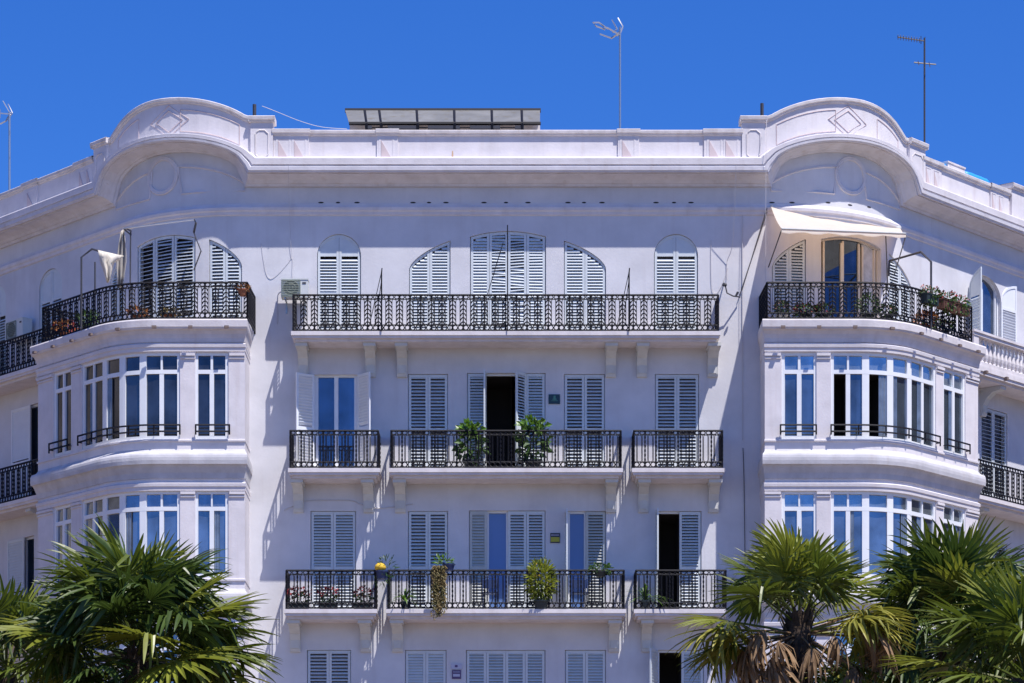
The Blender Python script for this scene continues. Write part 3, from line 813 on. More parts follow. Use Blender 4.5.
# ------------------------------------------------------------------ corner bays
def by(py, off=0.0): return CAM[2] + (HY - py) * (75-BQ-off) / FPX     # height on the bay's front plane
BFL = [(468, 609), (328, 468)]
def make_bay(path, sg):
    lo, hi = (path.s[0], path.s[-1])
    a, b = (0, BEND) if sg > 0 else (-BEND, 0)
    fin_lo, fin_hi = a, b
    so = lambda p: path.s_of(p, 0, a-.0, b)
    ops = []
    storeys = []
    if sg < 0:
        g3 = dict(win=[(195.5, 228.5), (53.5, 71.5)], grp=(82, 180))
        g2 = g3
        div = [82, 103.5, 121.5, 142.5, 180]
    else:
        g3 = dict(win=[(781.5, 816.5), (943.5, 965.5)], grp=(831, 936))
        div = [831, 866, 891, 910.5, 936]
    # floors: window top row/bottom row on the front plane
    for fi, (yt, yb, ytr) in enumerate(((352.5, 439, 371.5), (491, 577, 508.5), (631, 717, 648))):
        zt, zb, ztr = by(yt), by(yb), by(ytr)
        for (p0, p1) in g3['win']:
            o = Opening(path, so(p0), so(p1), zb, zt, 'flat', 0, .14); ops.append(o); storeys.append((fi, 'win', o, ztr, p0))
        o = Opening(path, so(g3['grp'][0]), so(g3['grp'][1]), zb, zt, 'flat', 0, .14); ops.append(o); storeys.append((fi, 'grp', o, ztr, None))
    zdeck = by(319, .3)
    mb = wall(path, lo, hi, 0, zdeck-.02, ops)
    # deck on top and soffit closing the plan
    N = len(path.p)
    mb.add([(p.x, p.y, zdeck-.03) for p in path.p], [tuple(range(N))], raw=True)
    bay = mb.build('bay_window', M['trim'], B)
    cuts = path.s[:]
    # entablature rings, floor by floor
    def ringm(prof, name, m='trim'):
        q = MB(path); z0 = 0
        sweep(q, [(s, 0) for s in cuts], prof); return q.build(name, M[m], bay)
    # top slab
    def P(l): return [(o, by(y, o)) for o, y in l]
    ringm(P([(-.1, 342.5), (.03, 342), (.04, 338), (.07, 334), (.12, 330.5), (.18, 328.5), (.19, 327), (.205, 326.5), (.215, 320), (.20, 318.8), (-.3, 318.6)]), 'terrace_edge', 'slab')
    for y in (0, 139.3, 278.6):
        ringm(P([(-.005, 351.8+y), (.035, 351.3+y), (.04, 347.5+y), (.06, 347+y), (.068, 343.8+y), (.015, 343+y), (-.005, 342.6+y)]), 'architrave')
        if y < 200:
            ringm(P([(-.005, 479+y), (.03, 478.5+y), (.05, 473+y), (.11, 467+y), (.15, 464.5+y), (.195, 463.8+y), (.205, 460+y), (.203, 457+y), (.19, 454.6+y), (.165, 453+y), (.10, 452.6+y), (.04, 451.5+y), (-.005, 449+y)]), 'string_course', 'course')
            ringm(P([(-.005, 441.6+y), (.035, 441.3+y), (.035, 439.6+y), (-.005, 439.3+y)]), 'sill_course')
    # capitals: two fillets on the piers
    for fi, y in ((0, 0), (1, 138.5), (2, 277.5)):
        edges = sorted([v for (f, k, o, zt, p) in storeys if f == fi for v in (o.s0, o.s1)])
        spans = list(zip([a]+edges[1::2], edges[0::2]+[b]))
        for (u0, u1) in spans:
            if u1-u0 < .05: continue
            cp = MB(path)
            c = [u0+.01]+[q for q in path.s if u0+.02 < q < u1-.02]+[u1-.01]
            cp.box(u0+.01, u1-.01, -.01, .05, by(355.5+y, .05), by(353+y, .05), c)
            cp.box(u0+.01, u1-.01, -.01, .03, by(358.5+y, .03), by(357+y, .03), c)
            cp.build('pier_capital', M['trim'], bay)
    # windows
    for (fi, kind, o, ztr, p0) in storeys:
        y0, y1 = -.10, -.03
        f = MB(path); cs = path.cuts(o.s0, o.s1)
        def bar(u0, u1, w0, w1, d=0.0):
            f.box(u0, u1, y0+d, y1-d, w0, w1, [u0]+[q for q in cs if u0 < q < u1]+[u1])
        bar(o.s0, o.s0+.07, o.z0, o.z1); bar(o.s1-.07, o.s1, o.z0, o.z1)
        bar(o.s0+.07, o.s1-.07, o.z1-.07, o.z1, .002); bar(o.s0+.07, o.s1-.07, o.z0, o.z0+.08, .002); bar(o.s0+.07, o.s1-.07, ztr-.05, ztr+.05, .002)
        panes = []
        if kind == 'win':
            m = (o.s0+o.s1)/2
            tz = ztr
            bar(m-.055, m+.055, o.z0+.08, ztr-.05); 
            bar(m-.02 if fi else m-.03, m+.02 if fi else m+.03, ztr+.05, o.z1-.07)
            for (u0, u1) in ((o.s0+.07, m-.055), (m+.055, o.s1-.07)):
                panes.append((u0, u1, o.z0+.08, ztr-.05)); 
            panes.append((o.s0+.07, o.s1-.07, ztr+.05, o.z1-.07))
        else:
            dv = [so(p) for p in div]
            for i, u in enumerate(dv[1:-1]): bar(u-.09, u+.09, o.z0+.08, o.z1-.07, .004)
            # the two outer lights are pairs of narrow sashes
            spans = list(zip(dv, dv[1:]))
            pr = (0, 3)
            for i, (u0, u1) in enumerate(spans):
                u0 = u0 + (.07 if i == 0 else .09); u1 = u1 - (.07 if i == 3 else .09)
                if i in pr:
                    m = (u0+u1)/2
                    bar(m-.055, m+.055, o.z0+.08, ztr-.05, .006); bar(m-.025, m+.025, ztr+.05, o.z1-.07, .006)
                    panes += [(u0, m-.055, o.z0+.08, ztr-.05), (m+.055, u1, o.z0+.08, ztr-.05)]
                else:
                    panes += [(u0, u1, o.z0+.08, ztr-.05)]
                panes.append((u0, u1, ztr+.05, o.z1-.07))
        w = f.build('window', M['frame'], B)
        g = MB(path); g2 = MB(path); rm = MB(path); has_room = False
        for i, (u0, u1, w0, w1) in enumerate(panes):
            tilt = rnd.uniform(-.012, .012)
            mid = (u0+u1)/2
            openp = sg > 0 and fi == 0 and kind == 'grp' and w1 < ztr and (i == 0 or (abs(path.px(mid)-878) < 8))
            if openp:
                has_room = True
                q0, q1 = -.12, -1.3
                for qd in ([(u0, q1, w0), (u1, q1, w0), (u1, q1, w1), (u0, q1, w1)], [(u0, q0, w0), (u0, q1, w0), (u0, q1, w1), (u0, q0, w1)], [(u1, q0, w0), (u1, q1, w0), (u1, q1, w1), (u1, q0, w1)],
                           [(u0, q0, w0), (u1, q0, w0), (u1, q1, w0), (u0, q1, w0)], [(u0, q0, w1), (u1, q0, w1), (u1, q1, w1), (u0, q1, w1)]): rm.quad(*qd)
                continue
            tgt = g2 if w0 > ztr and sg > 0 else g
            yy = -.075
            c = [u0]+[q for q in cs if u0+.02 < q < u1-.02]+[u1]
            if len(c) > 2: c = [u0, u1]
            tgt.quad((c[0]-.005, yy+tilt, w0-.005), (c[-1]+.005, yy-tilt, w0-.005), (c[-1]+.005, yy-tilt-.006, w1+.005), (c[0]-.005, yy+tilt-.006, w1+.005))
        for (u0, u1, w0, w1) in panes:
            if w1 < ztr and rnd.random() < .4 and not (sg > 0 and fi == 0 and kind == 'grp' and u0 < o.s0+.6):
                fr = rnd.uniform(.25, .5); wd_ = (u1-u0)*fr; left = rnd.random() < .5
                c0, c1 = (u0, u0+wd_) if left else (u1-wd_, u1)
                n_ = 5; cu = MB(path)
                for k in range(n_):
                    q0 = c0+(c1-c0)*k/n_; q1 = c0+(c1-c0)*(k+1)/n_
                    d0 = -.068 + (.012 if k % 2 else 0); d1 = -.068 + (0 if k % 2 else .012)
                    cu.quad((q0, d0, w0+.02), (q1, d1, w0+.02), (q1, d1, w1), (q0, d0, w1))
                cu.build('curtain', M['curtain_glass'], w)
        g.build('pane', M['glass_b' if sg > 0 and fi == 0 else ('glass_a' if fi == 0 else 'glass_c')], w)
        if g2.v: g2.build('pane', M['glass_light'], w)
        if has_room: rm.build('dark_interior', M['room'], w)
        bk = MB(path)
        # sill
        if fi == 0:
            gr = MB(path)
            c = path.cuts(o.s0-.01, o.s1+.01)
            zt_, zb_ = by(425, .1), by(438, .1)
            for zz_ in (zt_, zb_+.16): gr.tube([(u, .12, zz_) for u in c], .022, 4)
            n = max(1, round((o.s1-o.s0)/.62))
            for k in range(n+1):
                u = o.s0-.0+(o.s1-o.s0)*k/n
                gr.tube([(u, .12, zb_+.08), (u, .12, zt_+.01)], .022, 4); gr.tube([(u, .0, zb_+.16), (u, .12, zb_+.16)], .012, 4)
            gr.build('guard_rail', M['iron'], bay)
    # drip blocks under the terrace slab
    for k in range(8):
        u = a + (b-a)*(k+.6)/8.2
        d = MB(path); d.box(u-.05, u+.05, .26, .325, by(325.5, .3)-.06, by(325.5, .3)); d.build('drain_spout', M['spout'], bay)
    rr = MB()
    zr_ = by(319, .2)
    rp_ = railpR if sg > 0 else railpL
    br_ = [rp_.s[0], rp_.s[1], rp_.s[-2], rp_.s[-1]] if sg > 0 else [rp_.s[0], rp_.s[1], rp_.s[-2], rp_.s[-1]]
    for q0, q1 in zip(br_, br_[1:]):
        railing(rr, lambda u, v, z, q0=q0: rp_(q0+u, v, z), q1-q0, zr_, .9, 'leaf')
    rr.build('railing', M['iron'], bay)
    return bay
bayR = make_bay(bay_r, 1); bayL = make_bay(bay_l, -1)

# roof deck
rf = MB()
pts = [main.xy(s, -.02) for s in srange(S_END_L, S_END_R)]
pp = [(p.x, p.y, CORN_TOP-.3) for p in pts] + [(pts[-1].x-6, pts[-1].y+7, CORN_TOP-.3), (pts[0].x+6, pts[0].y+7, CORN_TOP-.3)]
rf.add(pp, [tuple(range(len(pp)))]); rf.build('roof_deck', M['roof'], B)
bk = MB()
q = [pts[-1], Vector((pts[-1].x-6, pts[-1].y+7)), Vector((pts[0].x+6, pts[0].y+7)), pts[0]]
for a_, b_ in zip(q, q[1:]): bk.quad((a_.x, a_.y, 0), (b_.x, b_.y, 0), (b_.x, b_.y, CORN_TOP+.8), (a_.x, a_.y, CORN_TOP+.8))
bk.build('rear_wall', M['wall'], B)
#@@BEGIN
# ================================================================== separate things
def at(px, py, y):                           # world point seen at a survey mark, at depth y
    d = y + 75; return ((px-CX)*d/FPX, y, CAM[2] + (HY-py)*d/FPX)
def mat2(*a, **k): return mat(*a, **k)
M['canvas'] = mat('cream_canvas', (.86, .82, .74), .9, var=.04, vscale=3, trans=.5)
M['cloth'] = mat('pale_cloth', (.80, .74, .64), .9, var=.08, vscale=5, trans=.2)
M['greycloth'] = mat('faded_cloth', (.50, .47, .44), .9, var=.1, vscale=5, trans=.2)
M['white_metal'] = mat('white_metal', (.62, .64, .62), .5, var=.06, vscale=5)
M['grille_grey'] = mat('grey_green_grille', (.22, .26, .22), .6)
M['grille'] = mat('dark_grille', (.12, .15, .13), .6, var=.3, vscale=12)
M['steel'] = mat('galvanised_steel', (.42, .44, .46), .35, metal=.8)
M['alu'] = mat('aluminium', (.42, .43, .45), .3, metal=.6)
M['dark_steel'] = mat('dark_steel', (.05, .05, .06), .5)
M['cable'] = mat('pale_cable', (.55, .53, .55), .6)
M['dcable'] = mat('dark_cable', (.06, .06, .07), .6)
M['poly'] = mat('stained_plastic_sheet', (.25, .25, .245), .5, var=.25, vscale=1.6, streak=.8, streak_col=(.17, .14, .07), trans=.25)
M['tarp'] = mat('blue_plastic', (.03, .30, .75), .5, var=.1, vscale=5)
M['terracotta'] = mat('terracotta', (.36, .13, .06), .8, var=.2, vscale=10)
M['rust_pot'] = mat('rust_brown_pot', (.10, .04, .025), .7, var=.2, vscale=10)
M['dark_pot'] = mat('dark_plastic_pot', (.025, .035, .035), .5)
M['blue_pot'] = mat('blue_pot', (.03, .05, .14), .4)
M['white_pot'] = mat('white_pot', (.65, .63, .60), .6)
M['yellow'] = mat('yellow_cushion', (.72, .46, .04), .8, var=.2, vscale=8)
M['leaf_mid'] = mat('leaf_green', (.06, .13, .025), .45, var=.5, vscale=4, trans=.25)
M['leaf_bright'] = mat('bright_leaf', (.13, .26, .03), .4, var=.5, vscale=4, trans=.3)
M['leaf_yellow'] = mat('yellow_green_leaf', (.30, .32, .03), .5, var=.5, vscale=4, var_col=(.12, .17, .02), trans=.3)
M['leaf_tan'] = mat('dry_trailing_leaf', (.22, .15, .06), .7, var=.5, vscale=6, var_col=(.10, .10, .03), trans=.2)
M['leaf_orange'] = mat('orange_leaf', (.38, .12, .03), .6, var=.5, vscale=6, var_col=(.12, .08, .02), trans=.2)
M['petal_red'] = mat('red_petal', (.30, .006, .014), .5, var=.4, vscale=8)
M['petal_pink'] = mat('pink_petal', (.55, .28, .26), .5, var=.3, vscale=8)
M['bark'] = mat('palm_fibre', (.060, .038, .024), .95, var=.6, vscale=12, bump=1.0, bscale=30)

for _n in M['canvas'].node_tree.nodes:
    if _n.type == 'BSDF_TRANSLUCENT':
        for _l in list(_n.inputs['Color'].links): M['canvas'].node_tree.links.remove(_l)
        _n.inputs['Color'].default_value = (.92, .64, .40, 1)
def leaves(mb, c, rx, ry, rz, n, ln, wd, rng, up=.3, shell=.45):
    """n folded leaves spread through an ellipsoid, pointing outwards and up"""
    for _ in range(n):
        while True:
            v = Vector((rng.uniform(-1, 1), rng.uniform(-1, 1), rng.uniform(-1, 1)))
            if shell < v.length < 1: break
        p = Vector(c) + Vector((v.x*rx, v.y*ry, v.z*rz))
        d = (v.normalized() + Vector((rng.uniform(-.7, .7), rng.uniform(-.7, .7), up + rng.uniform(-.5, .5)))).normalized()
        sd_ = d.cross(Vector((rng.uniform(-1, 1), rng.uniform(-1, 1), rng.uniform(-.3, 1)))).normalized()
        nn = d.cross(sd_)
        L = ln*rng.uniform(.6, 1.2); W = wd*rng.uniform(.7, 1.2)
        a = p; m = p + d*L*.5 - nn*W*.25; t = p + d*L - Vector((0, 0, L*.15))
        mb.add([a, m + sd_*W*.5, t, m - sd_*W*.5, m + nn*W*.25], [(0, 1, 4), (1, 2, 4), (2, 3, 4), (3, 0, 4)], raw=True)
def pot(name, root, x, y, z, r, h, m):
    mb = MB(); mb.lathe((x, y, z), [(r*.68, 0), (r*.72, .01), (r*.95, h*.82), (r*1.08, h*.83), (r*1.1, h), (r*.95, h), (r*.9, h*.9)], 12)
    return mb.build(name, m, root)
def bush(name, label, cat, x, y, z, pr, ph, pm, lm, lr, lz, n, ln, wd, group=None, flowers=None, lift=.0, seed=0, stems=4):
    rng = random.Random(seed*31+5)
    e = empty(name, label, cat, (x, y, z), group)
    pot('pot', e, x, y, z, pr, ph, M[pm])
    cz = z + ph + lift + lz
    mb = MB(); leaves(mb, (x, y, cz), lr, min(lr, .28), lz, int(n*1.3), ln*1.15, wd*1.3, rng)
    mb.build('foliage', M[lm], e, fix=False)
    st_ = MB()
    for k in range(stems):
        a = rng.uniform(0, 2*PI); st_.tube([(x, y, z+ph*.8), (x+.3*lr*math.cos(a), y+.1*math.sin(a), (z+ph+cz)/2), (x+.55*lr*math.cos(a), y+.12*math.sin(a), cz+lz*.3)], .012, 4, r1=.005)
    st_.build('stem', M['leaf_mid'], e)
    if flowers:
        fl_ = MB(); leaves(fl_, (x, y, cz+lz*.15), lr, min(lr, .3), lz*.9, flowers[1], .07, .07, rng, shell=.7); fl_.build('blossom', M[flowers[0]], e, fix=False)
    return e
# third-floor balcony plants
yb = -.62
def zat(floor): return floor + .002
bush('potted_plant', 'large-leaved potted plant left of the dark open doorway on the third floor balcony', 'plant', at(471, 468, yb)[0], yb, Z3, .20, .24, 'dark_pot', 'leaf_mid', .32, .38, 60, .20, .11, 'leafy pots beside the third floor doorway', seed=1)
bush('potted_plant', 'taller pale green potted plant right of the dark open doorway on the third floor balcony', 'plant', at(533, 468, yb)[0], yb, Z3, .22, .24, 'dark_pot', 'leaf_mid', .38, .44, 75, .21, .11, 'leafy pots beside the third floor doorway', seed=2)
for o_, (xo, zo, r_) in ((bpy.data.objects['potted_plant'], (-.02, 1.0, .30)), (bpy.data.objects['potted_plant.001'], (.0, 1.1, .38))):
    mb = MB(); q = o_.location; rng = random.Random(12); leaves(mb, (q.x+xo, q.y-.02, q.z+zo), r_, .2, .14, 60, .22, .12, rng, up=.8, shell=.2); mb.build('young_leaves', M['leaf_bright'], o_, fix=False)  # brighter leaves over the top of the darker foliage
# red geraniums in troughs, second floor left balcony
def trough(px0, px1, label, seed, floor=Z2, flow='petal_red', y=-.70, m='dark_pot', grp='red geranium troughs', n=70):
    rng = random.Random(seed)
    x0, x1 = at(px0, 600, y)[0], at(px1, 600, y)[0]; xm = (x0+x1)/2
    e = empty('flower_trough', label, 'planter', (xm, y, floor), grp)
    mb = MB(); h = .17; w = .09
    mb.add([(x0+.02, y-w*.8, floor), (x1-.02, y-w*.8, floor), (x1-.02, y+w*.8, floor), (x0+.02, y+w*.8, floor), (x0, y-w, floor+h), (x1, y-w, floor+h), (x1, y+w, floor+h), (x0, y+w, floor+h)],
           [(0, 1, 2, 3), (0, 1, 5, 4), (1, 2, 6, 5), (2, 3, 7, 6), (3, 0, 4, 7)])
    mb.box(x0-.012, x1+.012, y-w-.012, y-w+.004, floor+h-.02, floor+h+.012)
    mb.build('trough', M[m], e)
    mb = MB(); leaves(mb, (xm, y, floor+h+.13), (x1-x0)/2, .12, .13, n, .09, .07, rng, shell=.1); mb.build('foliage', M['leaf_mid'], e, fix=False)
    mb = MB(); leaves(mb, (xm, y, floor+h+.28), (x1-x0)/2+.05, .13, .12, n, .075, .07, rng, shell=.2); mb.build('blossom', M[flow], e, fix=False)
    return e
trough(289, 309.5, 'dark trough of red geraniums nearest the left end of the second floor balcony', 1)
trough(319, 338, 'dark trough of red geraniums in the middle of the second floor left balcony', 2)
trough(353, 373, 'dark trough of red geraniums beside the right end of the second floor left balcony', 3)
# pot hung between the two balconies with a yellow cushion of flowers
x, y, z = at(382, 579, -.86)
e = empty('hanging_pot', 'dark pot holding a round yellow flower head, hung between two second floor balconies', 'plant pot', (x, y, z))
pot('pot', e, x, y, z, .15, .20, M['blue_pot'])
mb = MB(); mb.lathe((x-.04, y-.02, z+.20), [(.08, 0), (.13, .03), (.145, .08), (.13, .13), (.08, .18), (.02, .195)], 14); mb.build('flower_head', M['yellow'], e, smooth=True)
mb = MB(); rng = random.Random(3); leaves(mb, (x+.12, y, z+.3), .2, .12, .34, 70, .18, .03, rng, up=.6, shell=.1); leaves(mb, (x+.02, y, z-.02), .22, .1, .18, 40, .12, .03, rng, up=-.4, shell=.1); mb.build('foliage', M['leaf_mid'], e, fix=False)
mb = MB(); mb.tube([(x-.2, y, z+.17), (x+.2, y, z+.17)], .012, 4); mb.tube([(x, y-.15, z+.17), (x, y+.05, z+.17)], .012, 4); mb.build('hanger', M['iron'], e)
# small palm in a pot
def strap_plant(name, label, x, y, z, pr, ph, n, ln, lm, seed, grp=None, pm='dark_pot', wd=.04, droop=.5):
    rng = random.Random(seed); e = empty(name, label, 'plant', (x, y, z), grp)
    pot('pot', e, x, y, z, pr, ph, M[pm]); mb = MB()
    for k in range(n):
        a = 2.4*k; el_ = rng.uniform(.25, 1.35); L = ln*rng.uniform(.7, 1.1)
        d = Vector((math.cos(a)*math.cos(el_), math.sin(a)*math.cos(el_)*.6, math.sin(el_))); s_ = d.cross(Vector((0, 0, 1))).normalized()
        P = [Vector((x, y, z+ph)) + d*L*t - Vector((0, 0, droop*L*t**2.5)) for t in (0, .3, .6, .85, 1)]
        W = [wd*.5, wd, wd*.9, wd*.5, .003]
        pts = []
        for p, w_ in zip(P, W): pts += [p - s_*w_/2, p + s_*w_/2]
        mb.add(pts, [(2*i, 2*i+1, 2*i+3, 2*i+2) for i in range(4)], raw=True)
    mb.build('foliage', M[lm], e, fix=False); return e
strap_plant('potted_palm', 'small arching green palm in a dark pot behind the second floor railing', at(405.5, 600, -.7)[0], -.74, Z2, .13, .20, 40, .72, 'leaf_bright', 4)
strap_plant('spider_plant', 'strap-leaved green plant in the left corner of the second floor right balcony', at(645, 600, -.65)[0], -.74, Z2, .15, .22, 44, .80, 'leaf_bright', 5)
# trailing plant
x, y, z = at(448, 571, -.98)
e = empty('trailing_plant', 'pot on the railing with a long tan trailing plant hanging below the balcony', 'plant', (x, y, z))
pot('pot', e, x+.02, y, z, .15, .17, M['blue_pot'])
mb = MB(); rng = random.Random(8)
leaves(mb, (x-.12, y, z+.22), .22, .14, .16, 60, .16, .04, rng, up=.7, shell=.1); mb.build('foliage', M['leaf_bright'], e, fix=False)
mb = MB()
for k in range(70):
    sx = x-.20+rng.uniform(-.16, .13); sy = y-.10+rng.uniform(-.07, .05); Lh = rng.uniform(.7, 1.32); zz_ = z+.12
    t = 0
    while t < Lh:
        p = Vector((sx+.03*math.sin(t*7+k), sy, zz_-t)); a = rng.uniform(0, 6.3); d = Vector((math.cos(a)*.7, -abs(math.sin(a))*.5, -.6)).normalized()*.075; s_ = Vector((rng.uniform(-1, 1), rng.uniform(-1, 1), rng.uniform(-1, 1))).normalized()*.02
        mb.add([p, p+d*.5+s_, p+d, p+d*.5-s_], [(0, 1, 2, 3)], raw=True); t += rng.uniform(.02, .045)
mb.build('trailing_stems', M['leaf_tan'], e, fix=False)
bush('potted_shrub', 'rounded yellow-green bush in a dark pot behind the second floor railing', 'plant', at(541, 600, -.78)[0], -.78, Z2, .2, .22, 'dark_pot', 'leaf_yellow', .33, .48, 620, .16, .035, seed=6, lift=.02, flowers=('yellow', 26))
x, y, z = at(600.5, 577, -.86)
e = bush('railing_pot', 'small pot of low green leaves perched on the second floor railing', 'plant', x, y, z, .15, .13, 'dark_pot', 'leaf_mid', .27, .10, 110, .10, .04, seed=7, lift=-.03)
for j, (p, lab) in enumerate(((490, 'dark metal balcony chair in front of the blue glass of the second floor'), (580, 'dark metal balcony chair beside the right-hand blue glass of the second floor'))):
    x = at(p, 600, -.5)[0]; y = -.5; z = Z2
    e = empty('balcony_chair', lab, 'chair', (x, y, z), 'folding chairs on the second floor')
    mb = MB(); mb.box(x-.2, x+.2, y-.2, y+.2, z+.43, z+.45); mb.build('seat', M['blue_pot'], e)
    mb = MB(); mb.tube([(x-.19, y+.18, z+.45), (x-.19, y+.24, z+.84), (x-.1, y+.25, z+.88), (x+.1, y+.25, z+.88), (x+.19, y+.24, z+.84), (x+.19, y+.18, z+.45)], .013, 5)
    mb.box(x-.18, x+.18, y+.225, y+.24, z+.6, z+.82); mb.build('backrest', M['blue_pot'], e)
    for sx in (-.18, .18):
        for sy in (-.18, .18):
            mb = MB(); mb.tube([(x+sx, y+sy, z), (x+sx*.95, y+sy, z+.43)], .012, 5); mb.build('leg', M['blue_pot'], e)
# terrace plants on the corner bays
def bp(path, px, e=-.08):
    lo, hi = (0, BEND) if path is bay_r else (-BEND, 0)
    s = path.s_of(px, e, lo, hi); q = path.xy(s, e); return q.x, q.y
ZT = by(319, .2)
for i, (path, px, lab, pm, lm, lr, lz, n, fl_) in enumerate((
        (bay_l, 66, 'orange flowering pot at the far end of the left corner terrace', 'terracotta', 'leaf_orange', .30, .16, 120, ('petal_red', 40)),
        (bay_l, 88, 'low green shrub in a dark pot below the bent pole on the left terrace', 'dark_pot', 'leaf_mid', .26, .2, 120, None),
        (bay_l, 137, 'terracotta pot of dry orange leaves left of the shutters on the left terrace', 'terracotta', 'leaf_orange', .22, .10, 80, None),
        (bay_l, 170, 'low terracotta pot of tan leaves below the striped shutters on the left terrace', 'terracotta', 'leaf_tan', .24, .07, 70, None),
        (bay_r, 782, 'white pot with pale flowers at the near end of the right corner terrace', 'white_pot', 'leaf_mid', .17, .16, 70, ('petal_pink', 40)),
        (bay_r, 806, 'dark red low plant beside the white pot on the right terrace', 'dark_pot', 'leaf_mid', .3, .12, 110, ('petal_red', 60)),
        (bay_r, 824, 'second dark red low plant left of the blue glazed door on the right terrace', 'dark_pot', 'leaf_mid', .24, .12, 90, ('petal_red', 50)),
        (bay_r, 868, 'green shrub in a dark pot in front of the curtained door on the right terrace', 'dark_pot', 'leaf_mid', .28, .26, 150, None),
        (bay_r, 887, 'small green pot plant right of the curtained door on the right terrace', 'dark_pot', 'leaf_mid', .22, .14, 100, ('petal_pink', 20)),
        (bay_r, 925, 'orange leaved plant standing below the bent pole on the right terrace', 'terracotta', 'leaf_orange', .28, .17, 140, None),
        (bay_r, 943, 'dark leafy plant on the right terrace floor below the hanging flower boxes', 'dark_pot', 'leaf_mid', .26, .12, 110, ('petal_red', 30)))):
    x, y = bp(path, px)
    bush('terrace_plant', lab, 'plant', x, y, ZT, .15, .16, pm, lm, lr, lz, n, .10, .045, 'potted plants on the corner terraces', fl_, seed=20+i)
# flower boxes hung on the right terrace railing
for i, (px, m, lab) in enumerate(((929, 'dark_pot', 'dark flower box hung on the terrace railing beside the bent pole'), (945, 'rust_pot', 'rust brown flower box hung on the middle of the curved terrace railing'), (959, 'rust_pot', 'rust brown flower box hung at the far end of the right terrace railing'))):
    s = railpR.s_of(px, .10, 0, railpR.s[-2]); zt_ = ZT+.84
    e = empty('flower_box', lab, 'planter', railpR(s, .1, zt_-.3), 'flower boxes on the right terrace railing')
    mb = MB(railpR); mb.box(s-.24, s+.24, .03, .21, zt_-.28, zt_-.06); mb.box(s-.255, s+.255, .02, .22, zt_-.06, zt_-.03); mb.build('box', M[m], e)
    q = railpR(s, .12, zt_+.02); rng = random.Random(50+i)
    mb = MB(); leaves(mb, q, .27, .2, .12, 120, .11, .05, rng, shell=.1); leaves(mb, (q[0], q[1]-.06, q[2]-.2), .22, .16, .14, 60, .1, .05, rng, up=-.5, shell=.1); mb.build('foliage', M['leaf_mid'], e, fix=False)
    mb = MB(); leaves(mb, (q[0], q[1]-.05, q[2]+.06), .25, .15, .12, 34, .07, .07, rng, shell=.3); mb.build('blossom', M[('petal_pink', 'petal_red', 'petal_pink')[i]], e, fix=False)
x, y, z = at(243, 296, -1.42)
bush('railing_pot', 'terracotta pot with brown leaves hung on the near end of the left terrace railing', 'plant', x, y, z, .13, .16, 'terracotta', 'leaf_orange', .16, .06, 50, .08, .04, seed=9, lift=-.03)

# air conditioners ----------------------------------------------------------
def aircon(label, path, px0, px1, py0, py1, o0, o1, grp):
    s0, s1 = path.s_of(px0, o1), path.s_of(px1, o1); sm = (s0+s1)/2
    z1, z0 = path.z_of(py0, sm, o1), path.z_of(py1, sm, o1)
    e = empty('air_conditioner', label, 'air conditioner', path(sm, (o0+o1)/2, z0), grp)
    mb = MB(path); mb.box(s0, s1, o0, o1, z0, z1); mb.box(s0-.008, s1+.008, o0-.005, o1+.012, z1-.03, z1+.005); mb.build('casing', M['white_metal'], e)
    fc = s0 + (s1-s0)*.37; r = (z1-z0)*.42; zm = (z0+z1)/2-.01
    mb = MB(path)
    mb.add([(fc + r*math.cos(2*PI*k/20), o1+.006, zm + r*math.sin(2*PI*k/20)) for k in range(20)], [tuple(range(20))]); mb.build('fan', M['grille'], e)
    mb = MB(path); w2 = r*1.12
    for (u0, u1, v0, v1) in ((fc-w2, fc+w2, zm+r, zm+r+.02), (fc-w2, fc+w2, zm-r-.02, zm-r), (fc-w2-.02, fc-w2, zm-r, zm+r), (fc+w2, fc+w2+.02, zm-r, zm+r)): mb.box(u0, u1, o1+.001, o1+.02, v0, v1)
    mb.build('fan_surround', M['grille_grey'], e)
    mb = MB(path)
    for k in range(9):
        h = -r + 2*r*(k+.5)/9; w_ = math.sqrt(r*r-h*h); mb.tube([(fc-w2, o1+.016, zm+h), (fc+w2, o1+.016, zm+h)], .007, 4)
    for rr in (r, r*.6, r*.25): mb.tube([(fc + rr*math.cos(2*PI*k/16), o1+.018, zm + rr*math.sin(2*PI*k/16)) for k in range(16)], .006, 4, closed=True)
    mb.build('fan_grille', M['grille_grey'], e)
    mb = MB(path); mb.box(s1-.14, s1-.05, o1+.001, o1+.01, z1-.13, z1-.09); mb.build('badge', M['dcable'], e)
    mb = MB(path)
    for s in (s0+.08, s1-.12): mb.box(s, s+.035, -.02, o1-.03, z0-.035, z0-.004); mb.box(s, s+.035, .001, .03, z0-.3, z0-.036)
    mb.build('bracket', M['steel'], e)
aircon('pale air conditioner on the wall at the left end of the long top balcony', main, 281, 308, 278.5, 297, .18, .50, 'air conditioners on the top floor wall')
aircon('shaded air conditioner above the iron balcony at the far left edge', main, 5, 22.5, 320, 338, .12, .42, 'air conditioners on the top floor wall')

